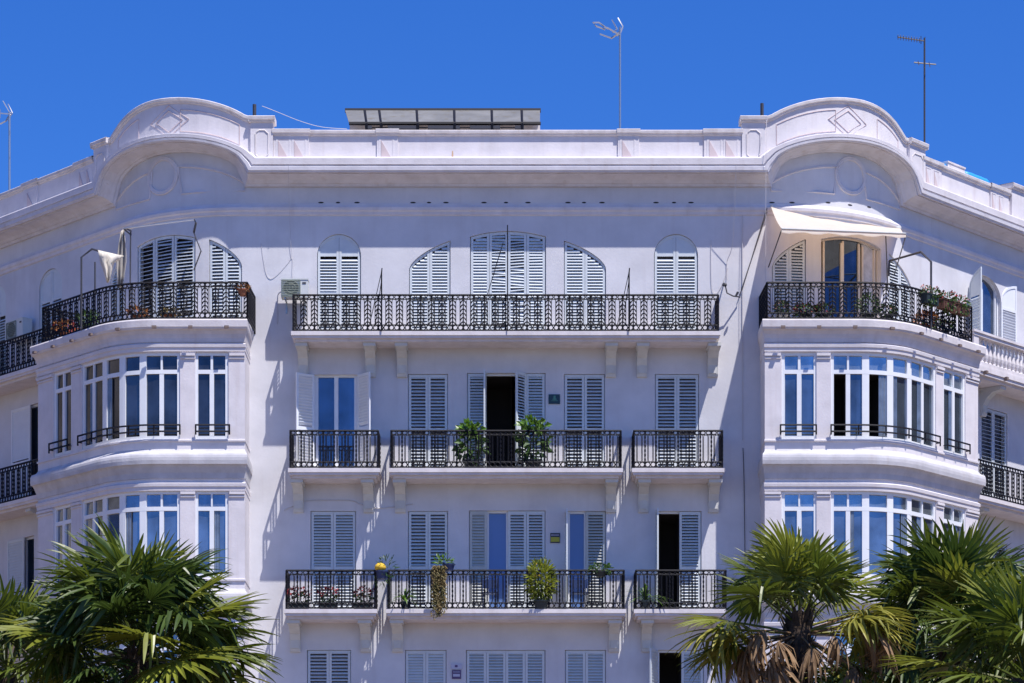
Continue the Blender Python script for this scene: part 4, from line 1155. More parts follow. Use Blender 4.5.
# awnings, poles and arms -----------------------------------------------------
a0 = at(771, 206.5, -.12); a1 = main(S(897), .10, a0[2]-.10)
f0 = at(781.5, 228.5, -1.75); f1 = at(906, 228.5, -1.30)
f1 = (f1[0], f1[1], f0[2])
e = empty('awning', 'cream canvas awning over the blue glazed door of the right corner terrace', 'awning', a0)
mb = MB(); n = 16; T = 6
pts = []
for i in range(n+1):
    u = i/n
    A = Vector(a0).lerp(Vector(a1), u); F = Vector(f0).lerp(Vector(f1), u)
    for j in range(T+1):
        t = j/T; p = A.lerp(F, t); p.z -= .05*math.sin(PI*t) + .012*math.sin(u*23+t*3)
        pts.append(p)
    pts.append(F + Vector((0, -.01, -.10-.025*math.sin(u*PI*9))))
K = T+2
mb.add(pts, [(i*K+j, (i+1)*K+j, (i+1)*K+j+1, i*K+j+1) for i in range(n) for j in range(K-1)], raw=True)
mb.build('canvas', M['canvas'], e, smooth=True)
mb = MB(); mb.tube([f0, f1], .02, 6); mb.build('front_bar', M['white_metal'], e)
mb = MB(); mb.tube([(a0[0], a0[1]+.05, a0[2]+.02), (a1[0], a1[1], a1[2]+.02)], .035, 6); mb.build('roller', M['white_metal'], e)
for q, w_ in ((f0, at(768.5, 267, -.05)), (f1, main(S(893), .05, at(890, 262, .3)[2])), ((f1[0]-.5, f1[1]-.02, f1[2]), main(S(886), .06, at(886, 280, .3)[2]))):
    mb = MB(); mb.tube([(q[0], q[1], q[2]-.05), w_], .016, 5); mb.build('support_arm', M['dark_steel'], e)
tag(MB().build('x', M['iron']) if False else e, e['label'], 'awning')
q0 = at(767, 212, -.1)
for i, (p, lab) in enumerate((((739, 297), 'thin dark stay wire running from the awning down to the wall bracket, outer one'), ((742, 290), 'thin dark stay wire running from the awning down to the wall bracket, inner one'))):
    mb = MB(); e_ = at(p[0], p[1], -.06); mb.tube([(q0[0], q0[1], q0[2]+.1*i), e_], .012, 4); o_ = mb.build('stay_wire', M['dcable']); tag(o_, lab, 'wire', 'stay wires right of the long top balcony')
mb = MB(); mb.tube([at(724, 283, -.02), at(725, 284, -.30), at(727, 293, -.3), at(733, 296, -.25), at(740, 297, -.08)], .018, 5); mb.tube([at(736, 296, -.3), at(738, 292, -.3)], .03, 5)
mb.lathe((at(724.5, 285, -.3)[0], -.3, at(724.5, 285, -.3)[2]-.03), [(.05, 0), (.065, .03), (.05, .07)], 8)
tag(mb.build('wall_bracket', M['dark_steel']), 'bent dark metal arm on the wall right of the long top balcony', 'bracket')
# bent poles on the terraces
def polething(name, label, cat, pts, r, m='dark_steel', grp=None, n=6):
    mb = MB(); mb.tube(pts, r, n); o = mb.build(name, M[m]); tag(o, label, cat, grp); return o
def rp(path, px, off=0.02):
    lo, hi = (0, path.s[-2]) if path is railpR else (path.s[1], 0)
    s = path.s_of(px, off, lo, hi); return path.xy(s, off)
q = rp(railpR, 931); qz = lambda py, y_: CAM[2]+(HY-py)*(y_+75)/FPX; wv = main.xy(S(887), .05)
polething('bent_pole', 'dark angular pole frame rising from the right terrace railing to the wall', 'pole', [(q.x, q.y-.02, ZT), (q.x, q.y-.02, qz(262, q.y)), at(921, 252, (q.y+wv.y)/2-.3), (wv.x+.02, wv.y, qz(261, wv.y)), (wv.x, wv.y, qz(276, wv.y))], .028, grp='bent poles on the corner terraces')
q = rp(railpL, 81.5)
polething('bent_pole', 'dark bent pole with cream cloth hanging from its tip on the left terrace', 'pole', [(q.x, q.y-.02, ZT), (q.x, q.y-.02, qz(257.5, q.y)), at(92, 249, q.y-.05), at(99, 251, q.y-.1)], .028, grp='bent poles on the corner terraces')
q = rp(railpL, 95, -.4)
polething('upright_pole', 'short dark upright pole behind the railing below the cream cloth', 'pole', [(q.x, q.y, ZT), (q.x, q.y, qz(262, q.y))], .022)
# loose cloth on the left terrace
def drape(name, label, poly_pts, m, seed, dpt):
    """a hanging crumpled cloth: rows of points across, filled as a rippled sheet"""
    rng = random.Random(seed); mb = MB(); R_ = []
    nu = 9
    for (L_, R2) in poly_pts:
        row = []
        for k in range(nu):
            u = k/(nu-1); px = L_[0]+(R2[0]-L_[0])*u; py = L_[1]+(R2[1]-L_[1])*u
            row.append(at(px, py, dpt + .07*math.sin(u*13+seed) + rng.uniform(-.03, .03)))
        R_.append(row)
    pts = [p for r_ in R_ for p in r_]
    mb.add(pts, [(i*nu+k, i*nu+k+1, (i+1)*nu+k+1, (i+1)*nu+k) for i in range(len(R_)-1) for k in range(nu-1)], raw=True)
    o = mb.build(name, M[m], smooth=True)
    sm = o.modifiers.new('thickness', 'SOLIDIFY'); sm.thickness = .012
    return tag(o, label, 'cloth')
drape('hanging_cloth', 'crumpled cream cloth draped from the bent pole above the left terrace', [((98, 250), (124, 256)), ((99, 256), (120, 260)), ((100, 262), (114, 263)), ((103, 270), (113, 268)), ((105, 277), (111, 277)), ((107, 283), (109, 282))], 'cloth', 1, -1.0)
drape('folded_awning', 'tall grey-beige folded awning cloth hanging between the cream cloth and the shutters', [((121, 231), (124, 229)), ((119, 242), (125, 242)), ((117, 254), (126, 254)), ((116, 262), (126, 262)), ((117, 275), (124, 276)), ((118, 287), (122, 288))], 'greycloth', 4, -.55)
e = empty('retracted_awning', 'thin rod and folded arms of a retracted awning above the left terrace shutters', 'awning frame', at(124, 228, -.6))
mb = MB(); mb.tube([at(123, 228.5, -.7), at(158, 224, -.9), at(194, 219.5, -1.0)], .02, 5); mb.build('rod', M['steel'], e)
mb = MB(); mb.tube([at(125, 228, -.7), at(131, 231, -.3), at(131, 235, .05), at(124, 229, -.7)], .02, 5); mb.tube([at(130.5, 232, -.2), at(130, 300, -.2)], .018, 5); mb.build('left_arm', M['dark_steel'], e)
mb = MB(); mb.tube([at(194, 219.5, -1.0), at(196, 223, -.4), at(194, 233, -.1), at(201, 251, -.8), at(194, 270, -.1)], .018, 5); mb.tube([at(196, 223, -.4), at(194, 232, -.02)], .03, 5); mb.build('right_arm', M['dark_steel'], e)
# folded awning arms on the long top balcony
for (p0, q1, q2, lab) in ((381.5, 369, 375, 'left folded awning arm standing at the long top balcony railing'), (629, 617, 622, 'right folded awning arm standing at the long top balcony railing')):
    e = empty('folding_awning_bracket', lab, 'awning arm', at(p0, 331, -.86), 'folded awning arms on the long top balcony')
    mb = MB(); mb.tube([at(p0, 331, -.93), at(p0, 273, -.93), at(p0+.5, 268, -.93)], .022, 5, r1=.014); mb.build('post', M['iron'], e)
    mb = MB(); mb.tube([at(p0, 272, -.93), at(q1, 327, -.55)], .012, 4); mb.build('stay', M['iron'], e)
    mb = MB(); mb.tube([at(p0, 280, -.93), at(q2, 327, -.6)], .012, 4); mb.build('stay', M['iron'], e)
e = empty('folding_awning_bracket', 'tall thin rod with a slanting stay before the wide central shutters', 'awning arm', at(507.5, 331, -.9), 'folded awning arms on the long top balcony')
mb = MB(); mb.tube([at(507.5, 331, -.93), at(507.5, 225, -.93)], .014, 4); mb.build('post', M['iron'], e)
mb = MB(); mb.tube([at(503, 243, -.5), at(487, 296, -.5), at(483, 331, -.5)], .012, 4); mb.build('stay', M['iron'], e)
# cables ----------------------------------------------------------------------
def smooth_pts(P, k=6):
    out = []
    for i in range(len(P)-1):
        a, b, c, d = (Vector(P[max(i-1, 0)]), Vector(P[i]), Vector(P[i+1]), Vector(P[min(i+2, len(P)-1)]))
        for j in range(k):
            t = j/k; out.append(tuple(.5*((2*b) + (c-a)*t + (2*a-5*b+4*c-d)*t*t + (3*b-a-3*c+d)*t**3)))
    return out + [tuple(P[-1])]
def cable(label, pts, r=.010, m='cable'):
    pts = smooth_pts(pts)
    return polething('cable', label, 'cable', pts, r*.8, m, 'cables strung along the front', n=4)
cable('pale cable dropping from the parapet left of the long top balcony', [at(288.5, 166, -.66), at(289, 200, -.30), at(290, 225, -.10), at(291.5, 258, -.02)], .007)
cable('dark cable looping from the wall to the pale air conditioner', [at(261, 243, -.012), at(263, 258, -.012), at(266, 273, -.012), at(271, 278.5, -.012), at(279, 273, -.012), at(288, 263, -.012), at(292.5, 258, -.02), at(292.5, 278, -.05)], .006, 'cable')
cable('pale pipe hooked on the wall below the pale air conditioner', [at(281, 292, -.4), at(278.5, 294, -.1), at(277.5, 300, -.05), at(277.5, 324, -.05)], .02)
cable('pale cable dropping from the parapet right of the long top balcony', [at(736, 166, -.66), at(733, 240, -.2), at(727, 262, -.03), at(727, 280, -.03)], .010)
cable('fine pale cable hanging beside the right corner arch', [at(766.5, 120, -.50), at(766, 166, -.70), at(765.5, 340, -.70)], .008)
cable('pale looped cable on the wall above the right end of the long balcony', [at(711, 240, -.02), at(711.5, 285, -.02), at(716, 293, -.02), at(722, 285, -.02), at(728, 268, -.02)], .008)
cable('dark downpipe cable on the wall left of the right bay, third to second floor', [at(743, 448, -.04), at(744, 480, -.03), at(745.5, 600, -.03)], .013, 'dcable')
cable('straight pale conduit down the wall left of the right bay', [at(742.5, 215, -.03), at(742.5, 440, -.03)], .014)
cable('white cable sagging from the dark pipe stub to the roof panels', [at(262, 106, 1.0), at(275, 111, 1.3), at(300, 121, 2.0), at(322, 127, 2.6), at(347, 129, 3.0)], .009)
cable('thin moulded cable curving over the left second floor window', [at(284, 510, -.02), at(303, 502, -.02), at(312, 500.5, -.02), at(350, 500.5, -.02), at(360, 504, -.02), at(380, 508, -.02), at(413, 504, -.02)], .016)
# signs ------------------------------------------------------------------------
M['sign_green'] = mat('dark_green_sign', (.012, .035, .045), .3); M['sign_mark'] = mat('green_mark', (.07, .22, .16), .4)
M['sign_yellow'] = mat('yellow_sign', (.45, .42, .03), .5); M['sign_dark'] = mat('sign_dark_band', (.03, .03, .05), .5); M['sign_grey'] = mat('sign_grey', (.5, .5, .62), .5)
M['sign_violet'] = mat('sign_violet', (.10, .06, .16), .5)
def sign(name, label, x0, x1, y0, y1, m, marks):
    a = at(x0, y1, -.03); b = at(x1, y0, -.03)
    e = empty(name, label, 'sign', a, 'small signs beside the windows')
    mb = MB(); mb.box(a[0], b[0], -.03, -.002, a[2], b[2]); mb.build('plate', M[m], e)
    for nm, m2, rects in marks:
        mb = MB()
        for (u0, u1, v0, v1) in rects:
            mb.box(a[0]+(b[0]-a[0])*u0, a[0]+(b[0]-a[0])*u1, -.034, -.0305, a[2]+(b[2]-a[2])*v0, a[2]+(b[2]-a[2])*v1)
        mb.build(nm, M[m2], e)
sign('wall_sign', 'small dark green plaque with a pale green emblem right of the third floor doorway', 548.6, 560, 394.3, 403.8, 'sign_green', [('emblem', 'sign_mark', [(.42, .62, .55, .85), (.34, .7, .42, .55), (.25, .8, .3, .36)])])
sign('wall_sign', 'small yellow sign with a dark top band right of the second floor windows', 550.3, 560, 533, 542.8, 'sign_dark', [('panel', 'sign_yellow', [(.05, .95, .1, .58)]), ('lettering', 'sign_grey', [(.1+.12*k, .17+.12*k, .72, .86) for k in range(7)])])
sign('wall_sign', 'small framed notice under a pale blue crest left of the first floor shutters', 452, 461, 670, 678.8, 'sign_violet', [('panel', 'sign_grey', [(.12, .88, .25, .55)]), ('lettering', 'sign_grey', [(.15+.13*k, .22+.13*k, .72, .84) for k in range(6)])])
sign('wall_sign', 'pale blue crest plate directly above the framed notice', 451, 462, 664, 669, 'sign_grey', [('emblem', 'sign_violet', [(.35, .6, .35, .8)])])

# roof things ------------------------------------------------------------------
e = empty('roof_canopy', 'long tilted row of stained translucent panels in a dark frame on the roof', 'roof canopy', at(440, 135, 4))
zu, zl = at(400, 110.5, 4.6), at(400, 123.5, 3.2)
def cp(px, t):                                  # t=0 upper rear edge, 1 lower front edge
    y = 4.6 + (3.2-4.6)*t; x = at(px, 0, y)[0]; return (x, y, zu[2] + (zl[2]-zu[2])*t)
ups = [(345, 349), (364.5, 366.5), (379, 381), (416.5, 417.5), (454, 454.5), (491.5, 492), (521.5, 522), (540, 540)]
for (u0, l0), (u1, l1) in zip(ups, ups[1:]):
    mb = MB(); q = [cp(u0, 0), cp(u1, 0), cp(l1, 1), cp(l0, 1)]; off_ = Vector((0, .01, .02))
    mb.add(q + [tuple(Vector(p)+off_) for p in q], [(0, 1, 2, 3), (4, 5, 6, 7), (0, 1, 5, 4), (1, 2, 6, 5), (2, 3, 7, 6), (3, 0, 4, 7)], raw=True); mb.build('panel', M['poly'], e)
for t in (0, 1):
    mb = MB(); a = cp(ups[0][t], t); b = cp(ups[-1][t]+.8, t); mb.tube([a, b], .06 if t == 0 else .045, 4); mb.build('rail', M['iron'], e)
for u, l in ups[1:-1]:
    mb = MB(); a = Vector(cp(u, 0)); b = Vector(cp(l+.3, 1)); d = Vector((0, -.04, -.03)); mb.tube([a+d, b+d, (b.x, b.y, CORN_TOP)], .045, 4); mb.build('rafter', M['iron'], e)
mb = MB()
for p0, p1 in ((365, 372), (388, 418), (428, 460), (470, 500), (515, 524)):
    a = at(p0, 127.6, 3.2); b = at(p1, 127.6, 3.2); mb.box(a[0], b[0], 3.15, 3.25, a[2]-.04, a[2]+.04)
mb.tube([at(365, 127.6, 3.3), at(524, 127.6, 3.3)], .015, 4); mb.build('brace', M['dark_steel'], e)
mb = MB(); a = at(350, 130, 3.9); b = at(540, 126.5, 3.9); mb.box(a[0], b[0], 3.7, 4.0, CORN_TOP, b[2]); tag(mb.build('masonry_upstand', M['ledge']), 'low pale masonry kerb seen under the tilted roof panels', 'kerb')
# aerials
def mast(label, px, ptop, y, m, elems, r=.03, extra=()):
    t = at(px, ptop, y); e = empty('aerial', label, 'aerial', (t[0], y, CORN_TOP-.3), 'television aerials on the roof')
    mb = MB(); mb.tube([(t[0], y, CORN_TOP-.3), t], r, 6); mb.build('mast', M[m], e)
    for nm, mm, rr, lines_ in elems:
        mb = MB()
        for l in lines_:
            mb.tube([at(p, q_, y+dy) for p, q_, dy in l], rr, 4)
            if nm == 'boom' and l is not lines_[-1]: mb.build(nm, M[mm], e); mb = MB()
        mb.build(nm, M[mm], e)
mast('tall pale aerial with looped arms on the roof above the middle of the front', 620, 27, 2.5, 'steel',
     [('boom', 'alu', .022, [[(620, 35, 0), (608, 28, -.4), (604, 27, -.5)], [(621, 30, 0), (617, 34.5, .2), (611, 38.5, .3)]]),
      ('loop', 'alu', .020, [[(608, 29, 0), (599, 22.5, -.2), (593, 22.5, -.3), (596, 26, -.3), (605, 29.5, 0)]]),
      ('reflector', 'alu', .020, [[(612, 20, .3), (617, 29, .1), (613, 32.5, 0)], [(618, 18, .3), (623, 26.5, .2), (620.5, 33, .1), (617, 36, 0)], [(600, 34, .2), (611, 38, 0)]])])
mast('dark toothed aerial on a thin mast behind the right corner arch', 924.5, 38, 5.5, 'dark_steel',
     [('boom', 'dark_steel', .018, [[(897.5, 37, -.3), (924.5, 41, 0)], [(914, 62.5, 0), (936, 64.5, 0)]]),
      ('teeth', 'dark_steel', .012, [[(898+2.7*k, 34.8+.38*k, -.35), (898+2.7*k, 39.5+.38*k, -.2)] for k in range(9)] + [[(921, 36, 0), (921, 44, 0)], [(925, 37, 0), (925, 44, 0)], [(929, 62, -.2), (930, 67, .2)], [(918, 61, -.2), (919, 65, .2)]])], r=.028)
mast('pale branching aerial on a mast at the far left behind the wing parapet', 9.5, 112, 13, 'steel',
     [('boom', 'alu', .022, [[(9.5, 114, 0), (-3, 113, -.5)], [(11, 112, 0), (6, 121, 0), (0, 124, 0)]]), ('reflector', 'alu', .018, [[(3, 101, .2), (11, 115, 0)], [(8, 104, .2), (12.5, 113, 0), (8, 121, 0)], [(0, 109, .2), (0, 118, .2)]]),
      ('joint', 'dark_steel', .035, [[(9.5, 131, 0), (9.5, 136, 0)], [(9.5, 157, 0), (9.5, 159, 0)]])], r=.035)
for (p, t_, b_, lab) in ((254.5, 104.5, 119, 'short dark pipe stub above the left parapet pier'), (762, 103.5, 119, 'short dark pipe stub above the right parapet pier')):
    x = at(p, 0, 1.0)[0]; mb = MB(); zt_ = at(p, t_, 1.0)[2]; mb.tube([(x, 1.0, CORN_TOP-.2), (x, 1.0, zt_)], .05, 6); tag(mb.build('pipe_stub', M['dark_steel']), lab, 'pipe', 'pipe stubs on the roof')
def lump(name, label, cat, px0, px1, off, h0, h1, m, ripple=.0):
    s0, s1 = main.s_of(px0, off), main.s_of(px1, off); mb = MB(main); n = 8; pts = []; k_ = 8
    rng = random.Random(int(px0))
    for i in range(n+1):
        s = s0+(s1-s0)*i/n; sc_ = 1 if 0 < i < n else .8
        for k in range(k_):
            a = 2*PI*k/k_; pts.append((s, off+.17*sc_*math.cos(a), (h0+h1)/2 + (h1-h0)/2*sc_*math.sin(a)*(1+rng.uniform(-ripple, ripple))))
    mb.add(pts, [(i*k_+k, i*k_+(k+1) % k_, (i+1)*k_+(k+1) % k_, (i+1)*k_+k) for i in range(n) for k in range(k_)] + [tuple(range(k_)), tuple(n*k_+k for k in range(k_))])
    return tag(mb.build(name, M[m], smooth=True), label, cat, 'things on the right wing parapet')
zp = PT + .13
lump('plastic_roll', 'blue plastic bundle on the right wing parapet next to the arch', 'tarpaulin', 930, 943, -.05, zp-.02, zp+.20, 'tarp', .15)
lump('plastic_roll', 'blue plastic roll on the right wing parapet beyond the white crate', 'tarpaulin', 962, 986, -.05, zp-.02, zp+.26, 'tarp', .05)
s0, s1 = main.s_of(944, 0), main.s_of(961, 0); mb = MB(main); mb.box(s0, s1, -.3, .12, zp, zp+.22); mb.box(s0-.02, s1+.02, -.32, .14, zp+.22, zp+.26); mb.box(s0+.1, s1-.1, .121, .13, zp+.05, zp+.17)
tag(mb.build('white_crate', M['slab']), 'white lidded crate on the right wing parapet between the blue bundles', 'crate')

# invented buildings across the side streets, unseen, added to be mirrored in the bay panes
def added_neighbour(label, x0, x1, y0, y1, h, m, face):
    e = empty('street_building', label, 'building', ((x0+x1)/2, (y0+y1)/2, 0), 'added unseen buildings mirrored in the bay panes')
    mb = MB(); mb.box(x0, x1, y0, y1, 0, h); mb.build('wall', M[m], e)
    mb = MB(); mb.box(x0-.4, x1+.4, y0-.4, y1+.4, h, h+.5); mb.build('cornice', M['ledge'], e)
    xf = x1 if face > 0 else x0
    for i in range(4):
        for k in range(6):
            z = 7+i*3.6; y = y0+2+k*(y1-y0-4)/5
            mb = MB(); mb.box(min(xf, xf+face*.06), max(xf, xf+face*.06), y-.7, y+.7, z, z+2.2); mb.build('window', M['glass_dark'], e)
        mb = MB(); mb.box(min(xf, xf+face*.9), max(xf, xf+face*.9), y0+1, y1-1, z-.25, z-.05); mb.build('balcony', M['slab'], e)
M['ochre'] = mat('ochre_stucco', (.50, .40, .28), .85, var=.15, vscale=.6); M['umber'] = mat('umber_brick', (.22, .15, .11), .85, var=.2, vscale=.8)
added_neighbour('unseen ochre apartment building added across the left side street for pane reflections', -58, -40, -14, 34, 27, 'ochre', 1)
added_neighbour('unseen brown brick apartment building added across the right side street for pane reflections', 42, 60, -10, 34, 25, 'umber', -1)
# palms --------------------------------------------------------------------------
M['frond'] = mat('palm_frond_green', (.10, .135, .015), .42, var=.55, vscale=1.6, trans=.3, spec=.45)
M['frond_dark'] = mat('palm_frond_dark', (.058, .095, .017), .42, var=.5, vscale=1.6, trans=.25, spec=.45)
M['frond_light'] = mat('palm_frond_light', (.20, .225, .026), .4, var=.5, vscale=1.6, trans=.32, spec=.5)
M['frond_yellow'] = mat('palm_frond_yellow', (.30, .26, .035), .5, var=.6, vscale=2.5, var_col=(.10, .13, .02), trans=.3, spec=.4)
M['frond_brown'] = mat('palm_frond_brown', (.30, .19, .10), .7, var=.5, vscale=3, var_col=(.13, .08, .045), trans=.2, spec=.2)
def frond_mesh(name, m, seed, LB=.62, petiole=.62, span=2.55, nb=36, droop=.25, broken=.15, cup=.18, collapse=0.0):
    rng = random.Random(seed); mb = MB()
    # petiole
    pl = [Vector((petiole*t, 0, -.06*t*t*petiole)) for t in (0, .35, .7, 1)]
    mb.tube(pl, .016, 5, r1=.010)
    hub = pl[-1]
    dphi = 2*span/nb
    for i in range(nb):
        phi = -span + dphi*(i+.5) + rng.uniform(-.02, .02)
        q = abs(phi)/span
        L = LB*(1 - .34*q**2)*rng.uniform(.92, 1.05)
        d = Vector((math.cos(phi), math.sin(phi), 0)); s_ = Vector((-math.sin(phi), math.cos(phi), 0))
        dr = droop*rng.uniform(.5, 1.5); kink = 0; kr = .6
        if rng.random() < broken: kink = rng.uniform(.5, 1.4); kr = rng.uniform(.45, .75)
        pts = []; 
        st_ = (.06, .25, .42, .6, .78, .92, 1.0)
        ang = collapse; p = hub + d*.02; prev = 0.02
        for r in st_:
            step = (r*L - prev); prev = r*L
            ang += dr*.28 + (kink if (kink and abs(r-kr) < .09) else 0)
            if kink and abs(r-kr) < .09: kink *= .4
            p = p + d*step*math.cos(ang) + Vector((0, 0, 1))*(-step*math.sin(ang) + cup*step*(1-r)*q)
            w = min(r*L*math.tan(dphi/2)*1.04, .024*(1-r**3)**.8*LB/.62 + .002)
            fold = w*.55
            pts += [p - s_*w + Vector((0, 0, fold)), p.copy(), p + s_*w + Vector((0, 0, fold))]
        n = len(st_)
        mb.add(pts, [(3*j, 3*j+1, 3*j+4, 3*j+3) for j in range(n-1)] + [(3*j+1, 3*j+2, 3*j+5, 3*j+4) for j in range(n-1)], raw=True)
    me = bpy.data.meshes.new(name); me.from_pydata(mb.v, [], mb.f); me.materials.append(m); return me
FR = {k: [frond_mesh('frond', M[mn], 10*j+s, **kw) for s in range(ns)] for j, (k, mn, ns, kw) in enumerate((
    ('g', 'frond', 5, dict(broken=.25, droop=.3)), ('d', 'frond_dark', 5, dict(droop=.45, broken=.4)), ('l', 'frond_light', 4, dict(droop=.2, broken=.08)), ('y', 'frond_yellow', 3, dict(broken=.3, droop=.4)),
    ('b', 'frond_brown', 4, dict(droop=.7, broken=.5, collapse=.5, nb=26, span=2.0))))}
def palm(label, px, py, y, scale, fronds, trunk_r=.16, seed=0, kinds='gggdl', lean=(0, 0), low=-40, old=()):
    rng = random.Random(seed)
    top = Vector(at(px, py, y))
    e = empty('palm_tree', label, 'palm tree', (top.x-lean[0], y-lean[1], 0), 'palm trees in front of the building')
    mb = MB(); H = top.z; n = 40; seg_ = 14
    for i in range(n+1):
        t = i/n; c = Vector((top.x - lean[0]*(1-t)**2, y - lean[1]*(1-t)**2, (H-.05)*t))
        for k in range(seg_):
            a = 2*PI*k/seg_ + i*.22
            r = trunk_r*(1.35 - .35*t)*(1 + rng.uniform(-.14, .14))
            mb.v.append((c.x+r*math.cos(a), c.y+r*math.sin(a), c.z+rng.uniform(-.03, .03)))
    for i in range(n):
        for k in range(seg_): mb.f.append((i*seg_+k, i*seg_+(k+1) % seg_, (i+1)*seg_+(k+1) % seg_, (i+1)*seg_+k))
    # old leaf bases
    for i in range(150):
        t = rng.uniform(.55, 1); a = 2.4*i; zt_ = H*t - .1; r = trunk_r*1.05
        c = Vector((top.x - lean[0]*(1-t)**2, y - lean[1]*(1-t)**2, zt_)); d = Vector((math.cos(a), math.sin(a), 0)); s_ = Vector((-d.y, d.x, 0))
        L = rng.uniform(.08, .2); mb.add([c+d*r-s_*.035, c+d*r+s_*.035, c+d*(r+L*.45)+Vector((0, 0, L))+s_*.012, c+d*(r+L*.45)+Vector((0, 0, L))-s_*.012], [(0, 1, 2, 3)], raw=True)
    mb.build('trunk', M['bark'], e)
    base = Vector(e.location)
    def place(kind, az, el_, sc, roll=0, drop=0):
        me = rng.choice(FR[kind]); o = bpy.data.objects.new('frond', me); C.objects.link(o); o.parent = e
        X = Vector((math.cos(az)*math.cos(el_), math.sin(az)*math.cos(el_), math.sin(el_)))
        Zv = Vector((0, 0, 1)) - X*X.z
        if Zv.length < .05: Zv = Vector((-math.cos(az), -math.sin(az), 0))
        Zv.normalize(); Y = Zv.cross(X)
        R3 = Matrix((X, Y, Zv)).transposed() @ Matrix.Rotation(roll, 3, 'X')
        mw = Matrix.Translation(top - base + X*.10 + Vector((0, 0, -drop))) @ R3.to_4x4() @ Matrix.Scale(sc, 4)
        o.matrix_local = mw
    for i in range(fronds):
        t = (i+.5)/fronds
        el_ = math.radians(82 - (82-low)*t**.85 + rng.uniform(-7, 7)); az = 2.39996*i + rng.uniform(-.2, .2) + seed
        k = rng.choice(kinds)
        place(k, az, el_, scale*rng.uniform(.88, 1.1)*(1-.1*(1-t)), rng.uniform(-.5, .5), drop=.25*t)
    for (k, az, el_, sc) in old: place(k, math.radians(az), math.radians(el_), sc*scale, rng.uniform(-.4, .4), .3)
palm('broad dark green palm at the left, its crown hiding the left bay', 138, 646, -40, 1.34, 64, seed=1, kinds='ggdddll', low=-50,
     old=[('y', -2, 2, 1.0), ('y', -12, -8, 1.0), ('y', 4, -12, .95), ('y', -20, -20, .9), ('b', -60, -50, .8), ('b', -100, -55, .8), ('y', 200, -25, .8), ('g', 90, 70, .95), ('g', 30, 48, 1), ('d', 170, 40, 1), ('g', 0, 30, 1), ('g', 10, 14, 1), ('l', 184, 26, 1.1)])
palm('palm cut by the left edge, behind the broad dark green one', 6, 672, -37, 1.15, 40, seed=5, kinds='ggddl', low=-45, old=[('y', 200, -30, 1)])
palm('thinner yellowing palm with brown hanging leaves and a bare shaggy trunk', 799, 608, -41, .95, 8, seed=2, kinds='glly', low=14, trunk_r=.145,
     old=[('g', 85, 74, 1.1), ('l', 100, 60, 1.1), ('l', 60, 60, 1.05), ('g', 125, 60, 1.1), ('l', -90, 76, 1.0), ('g', 150, 46, 1.0), ('l', 25, 46, 1.05), ('g', -60, 60, 1.0), ('l', -120, 60, 1.0),
          ('y', 184, 6, 1.25), ('l', 176, 14, 1.2), ('g', 168, -6, 1.15), ('y', 190, -6, 1.15), ('y', 5, 14, 1.15), ('y', -4, 4, 1.1), ('b', 2, 22, 1.2), ('b', 12, 2, 1.15), ('b', -15, 8, 1.15), ('y', -30, 14, 1.0),
          ('b', 200, -22, 1.0), ('b', 215, -35, 1.05), ('b', 190, -14, .95), ('b', 235, -30, .95), ('b', 170, -30, 1.05), ('b', -80, -20, .8), ('b', 225, 2, .85), ('b', 240, -12, .85), ('b', 212, -8, .9), ('b', 230, -28, .95), ('b', -50, -5, .8), ('y', -5, -32, 1.15), ('g', -12, -42, 1.25), ('l', -22, -50, 1.25), ('b', -18, -30, 1.15), ('b', 4, -26, 1.1),
          ('b', 250, -80, 1.0), ('b', 270, -84, 1.1), ('b', 285, -80, 1.2), ('y', 210, -64, 1.4), ('l', 203, -70, 1.45), ('b', 225, -68, 1.4), ('g', 218, -60, 1.35), ('g', 30, -25, 1.2), ('y', 20, -45, 1.2), ('g', 5, -66, 1.35), ('b', 8, -56, 1.2)])
palm('dense deep green palm at the right in front of the right bay', 952, 633, -39, 1.26, 60, seed=3, kinds='gddddlg', low=-55, old=[('d', 35, 66, 1.15), ('l', 90, 74, .95), ('g', 120, 60, .95)])
palm('fresh bright green palm at the lower right edge, nearer the viewer', 1028, 676, -44, 1.15, 46, seed=4, kinds='gglld', low=-50)
palm('low dark palm filling the gap between the yellowing and the dense palm', 892, 705, -35, 1.05, 34, seed=6, kinds='ddg', low=-40)
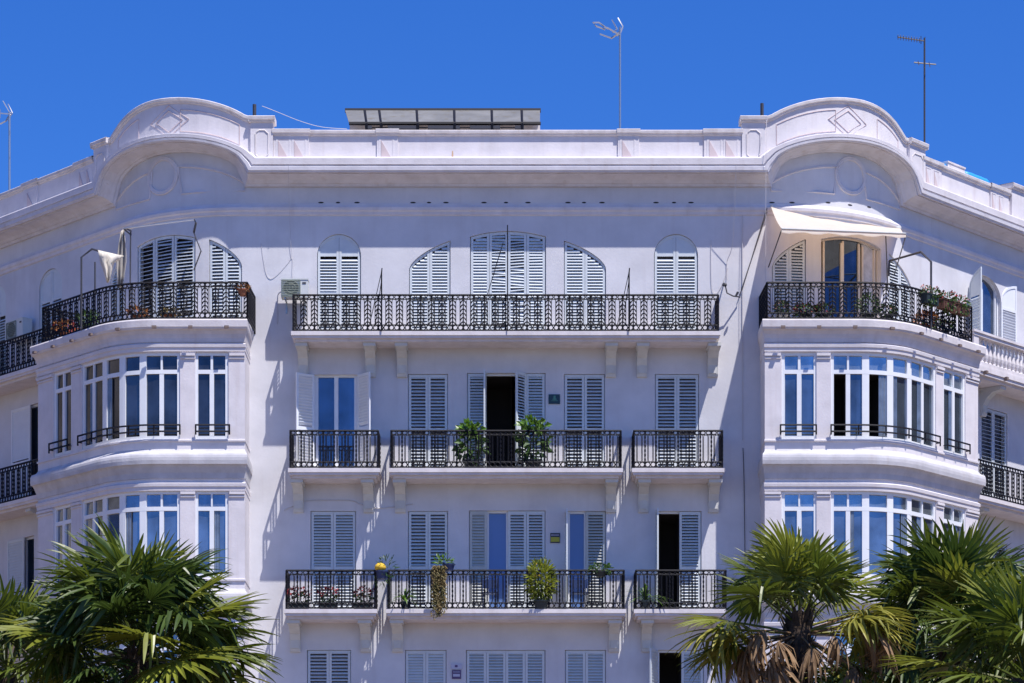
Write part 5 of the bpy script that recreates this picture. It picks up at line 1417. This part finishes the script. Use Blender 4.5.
#@@END
# ------------------------------------------------------------------ setting
def plane(name, x0, x1, y0, y1, z, m):
    p = MB(); p.quad((x0, y0, z), (x1, y0, z), (x1, y1, z), (x0, y1, z)); o = p.build(name, m); o['kind'] = 'structure'; return o
M['asphalt'] = mat('asphalt', (.05, .05, .052), .9, var=.2, vscale=4)
M['pave'] = mat('paving', (.16, .115, .082), .85, var=.15, vscale=1.5)
plane('ground', -1500, 1500, -1500, 1500, 0, M['pave'])
plane('road', -300, 300, -62, -50, .004, M['asphalt'])

# world, sun, camera ------------------------------------------------------
w = bpy.data.worlds.new('World'); scene.world = w; w.use_nodes = True
nt = w.node_tree; N = nt.nodes; bg = N['Background']
sky = N.new('ShaderNodeTexSky'); sky.sky_type = 'NISHITA'; sky.sun_disc = False
SUN = Vector((.30, -.35, 1.0)).normalized()
el = math.asin(SUN.z); az = math.atan2(SUN.x, SUN.y)
sky.sun_elevation = el; sky.sun_rotation = az
sky.altitude = 500; sky.air_density = 1.0; sky.dust_density = .0; sky.ozone_density = 3.0
hs = N.new('ShaderNodeHueSaturation'); hs.inputs['Saturation'].default_value = 1.3; hs.inputs['Hue'].default_value = .51
nt.links.new(sky.outputs[0], hs.inputs['Color'])
tint = N.new('ShaderNodeMix'); tint.data_type = 'RGBA'; tint.blend_type = 'MULTIPLY'; tint.inputs[0].default_value = 1; tint.inputs[7].default_value = (.45, .68, 1.0, 1)
nt.links.new(hs.outputs[0], tint.inputs[6]); nt.links.new(tint.outputs[2], bg.inputs['Color']); bg.inputs['Strength'].default_value = .11
sd = bpy.data.lights.new('sun', 'SUN'); sd.energy = 4.7; sd.angle = math.radians(.5); sd.color = (1, .95, .90)
so_ = bpy.data.objects.new('sun', sd); C.objects.link(so_); so_.rotation_euler = SUN.to_track_quat('Z', 'Y').to_euler()
cd = bpy.data.cameras.new('camera'); cam = bpy.data.objects.new('camera', cd); C.objects.link(cam)
cam.location = CAM; cam.rotation_euler = (PI/2, 0, 0)
cd.sensor_width = 36; cd.lens = FPX*36/1024; cd.shift_y = (HY-341.5)/1024; cd.shift_x = 0; cd.clip_end = 5000; cd.clip_start = .5
scene.camera = cam
scene.view_settings.view_transform = 'Standard'; scene.view_settings.look = 'None'; scene.view_settings.exposure = .53; scene.view_settings.gamma = 1
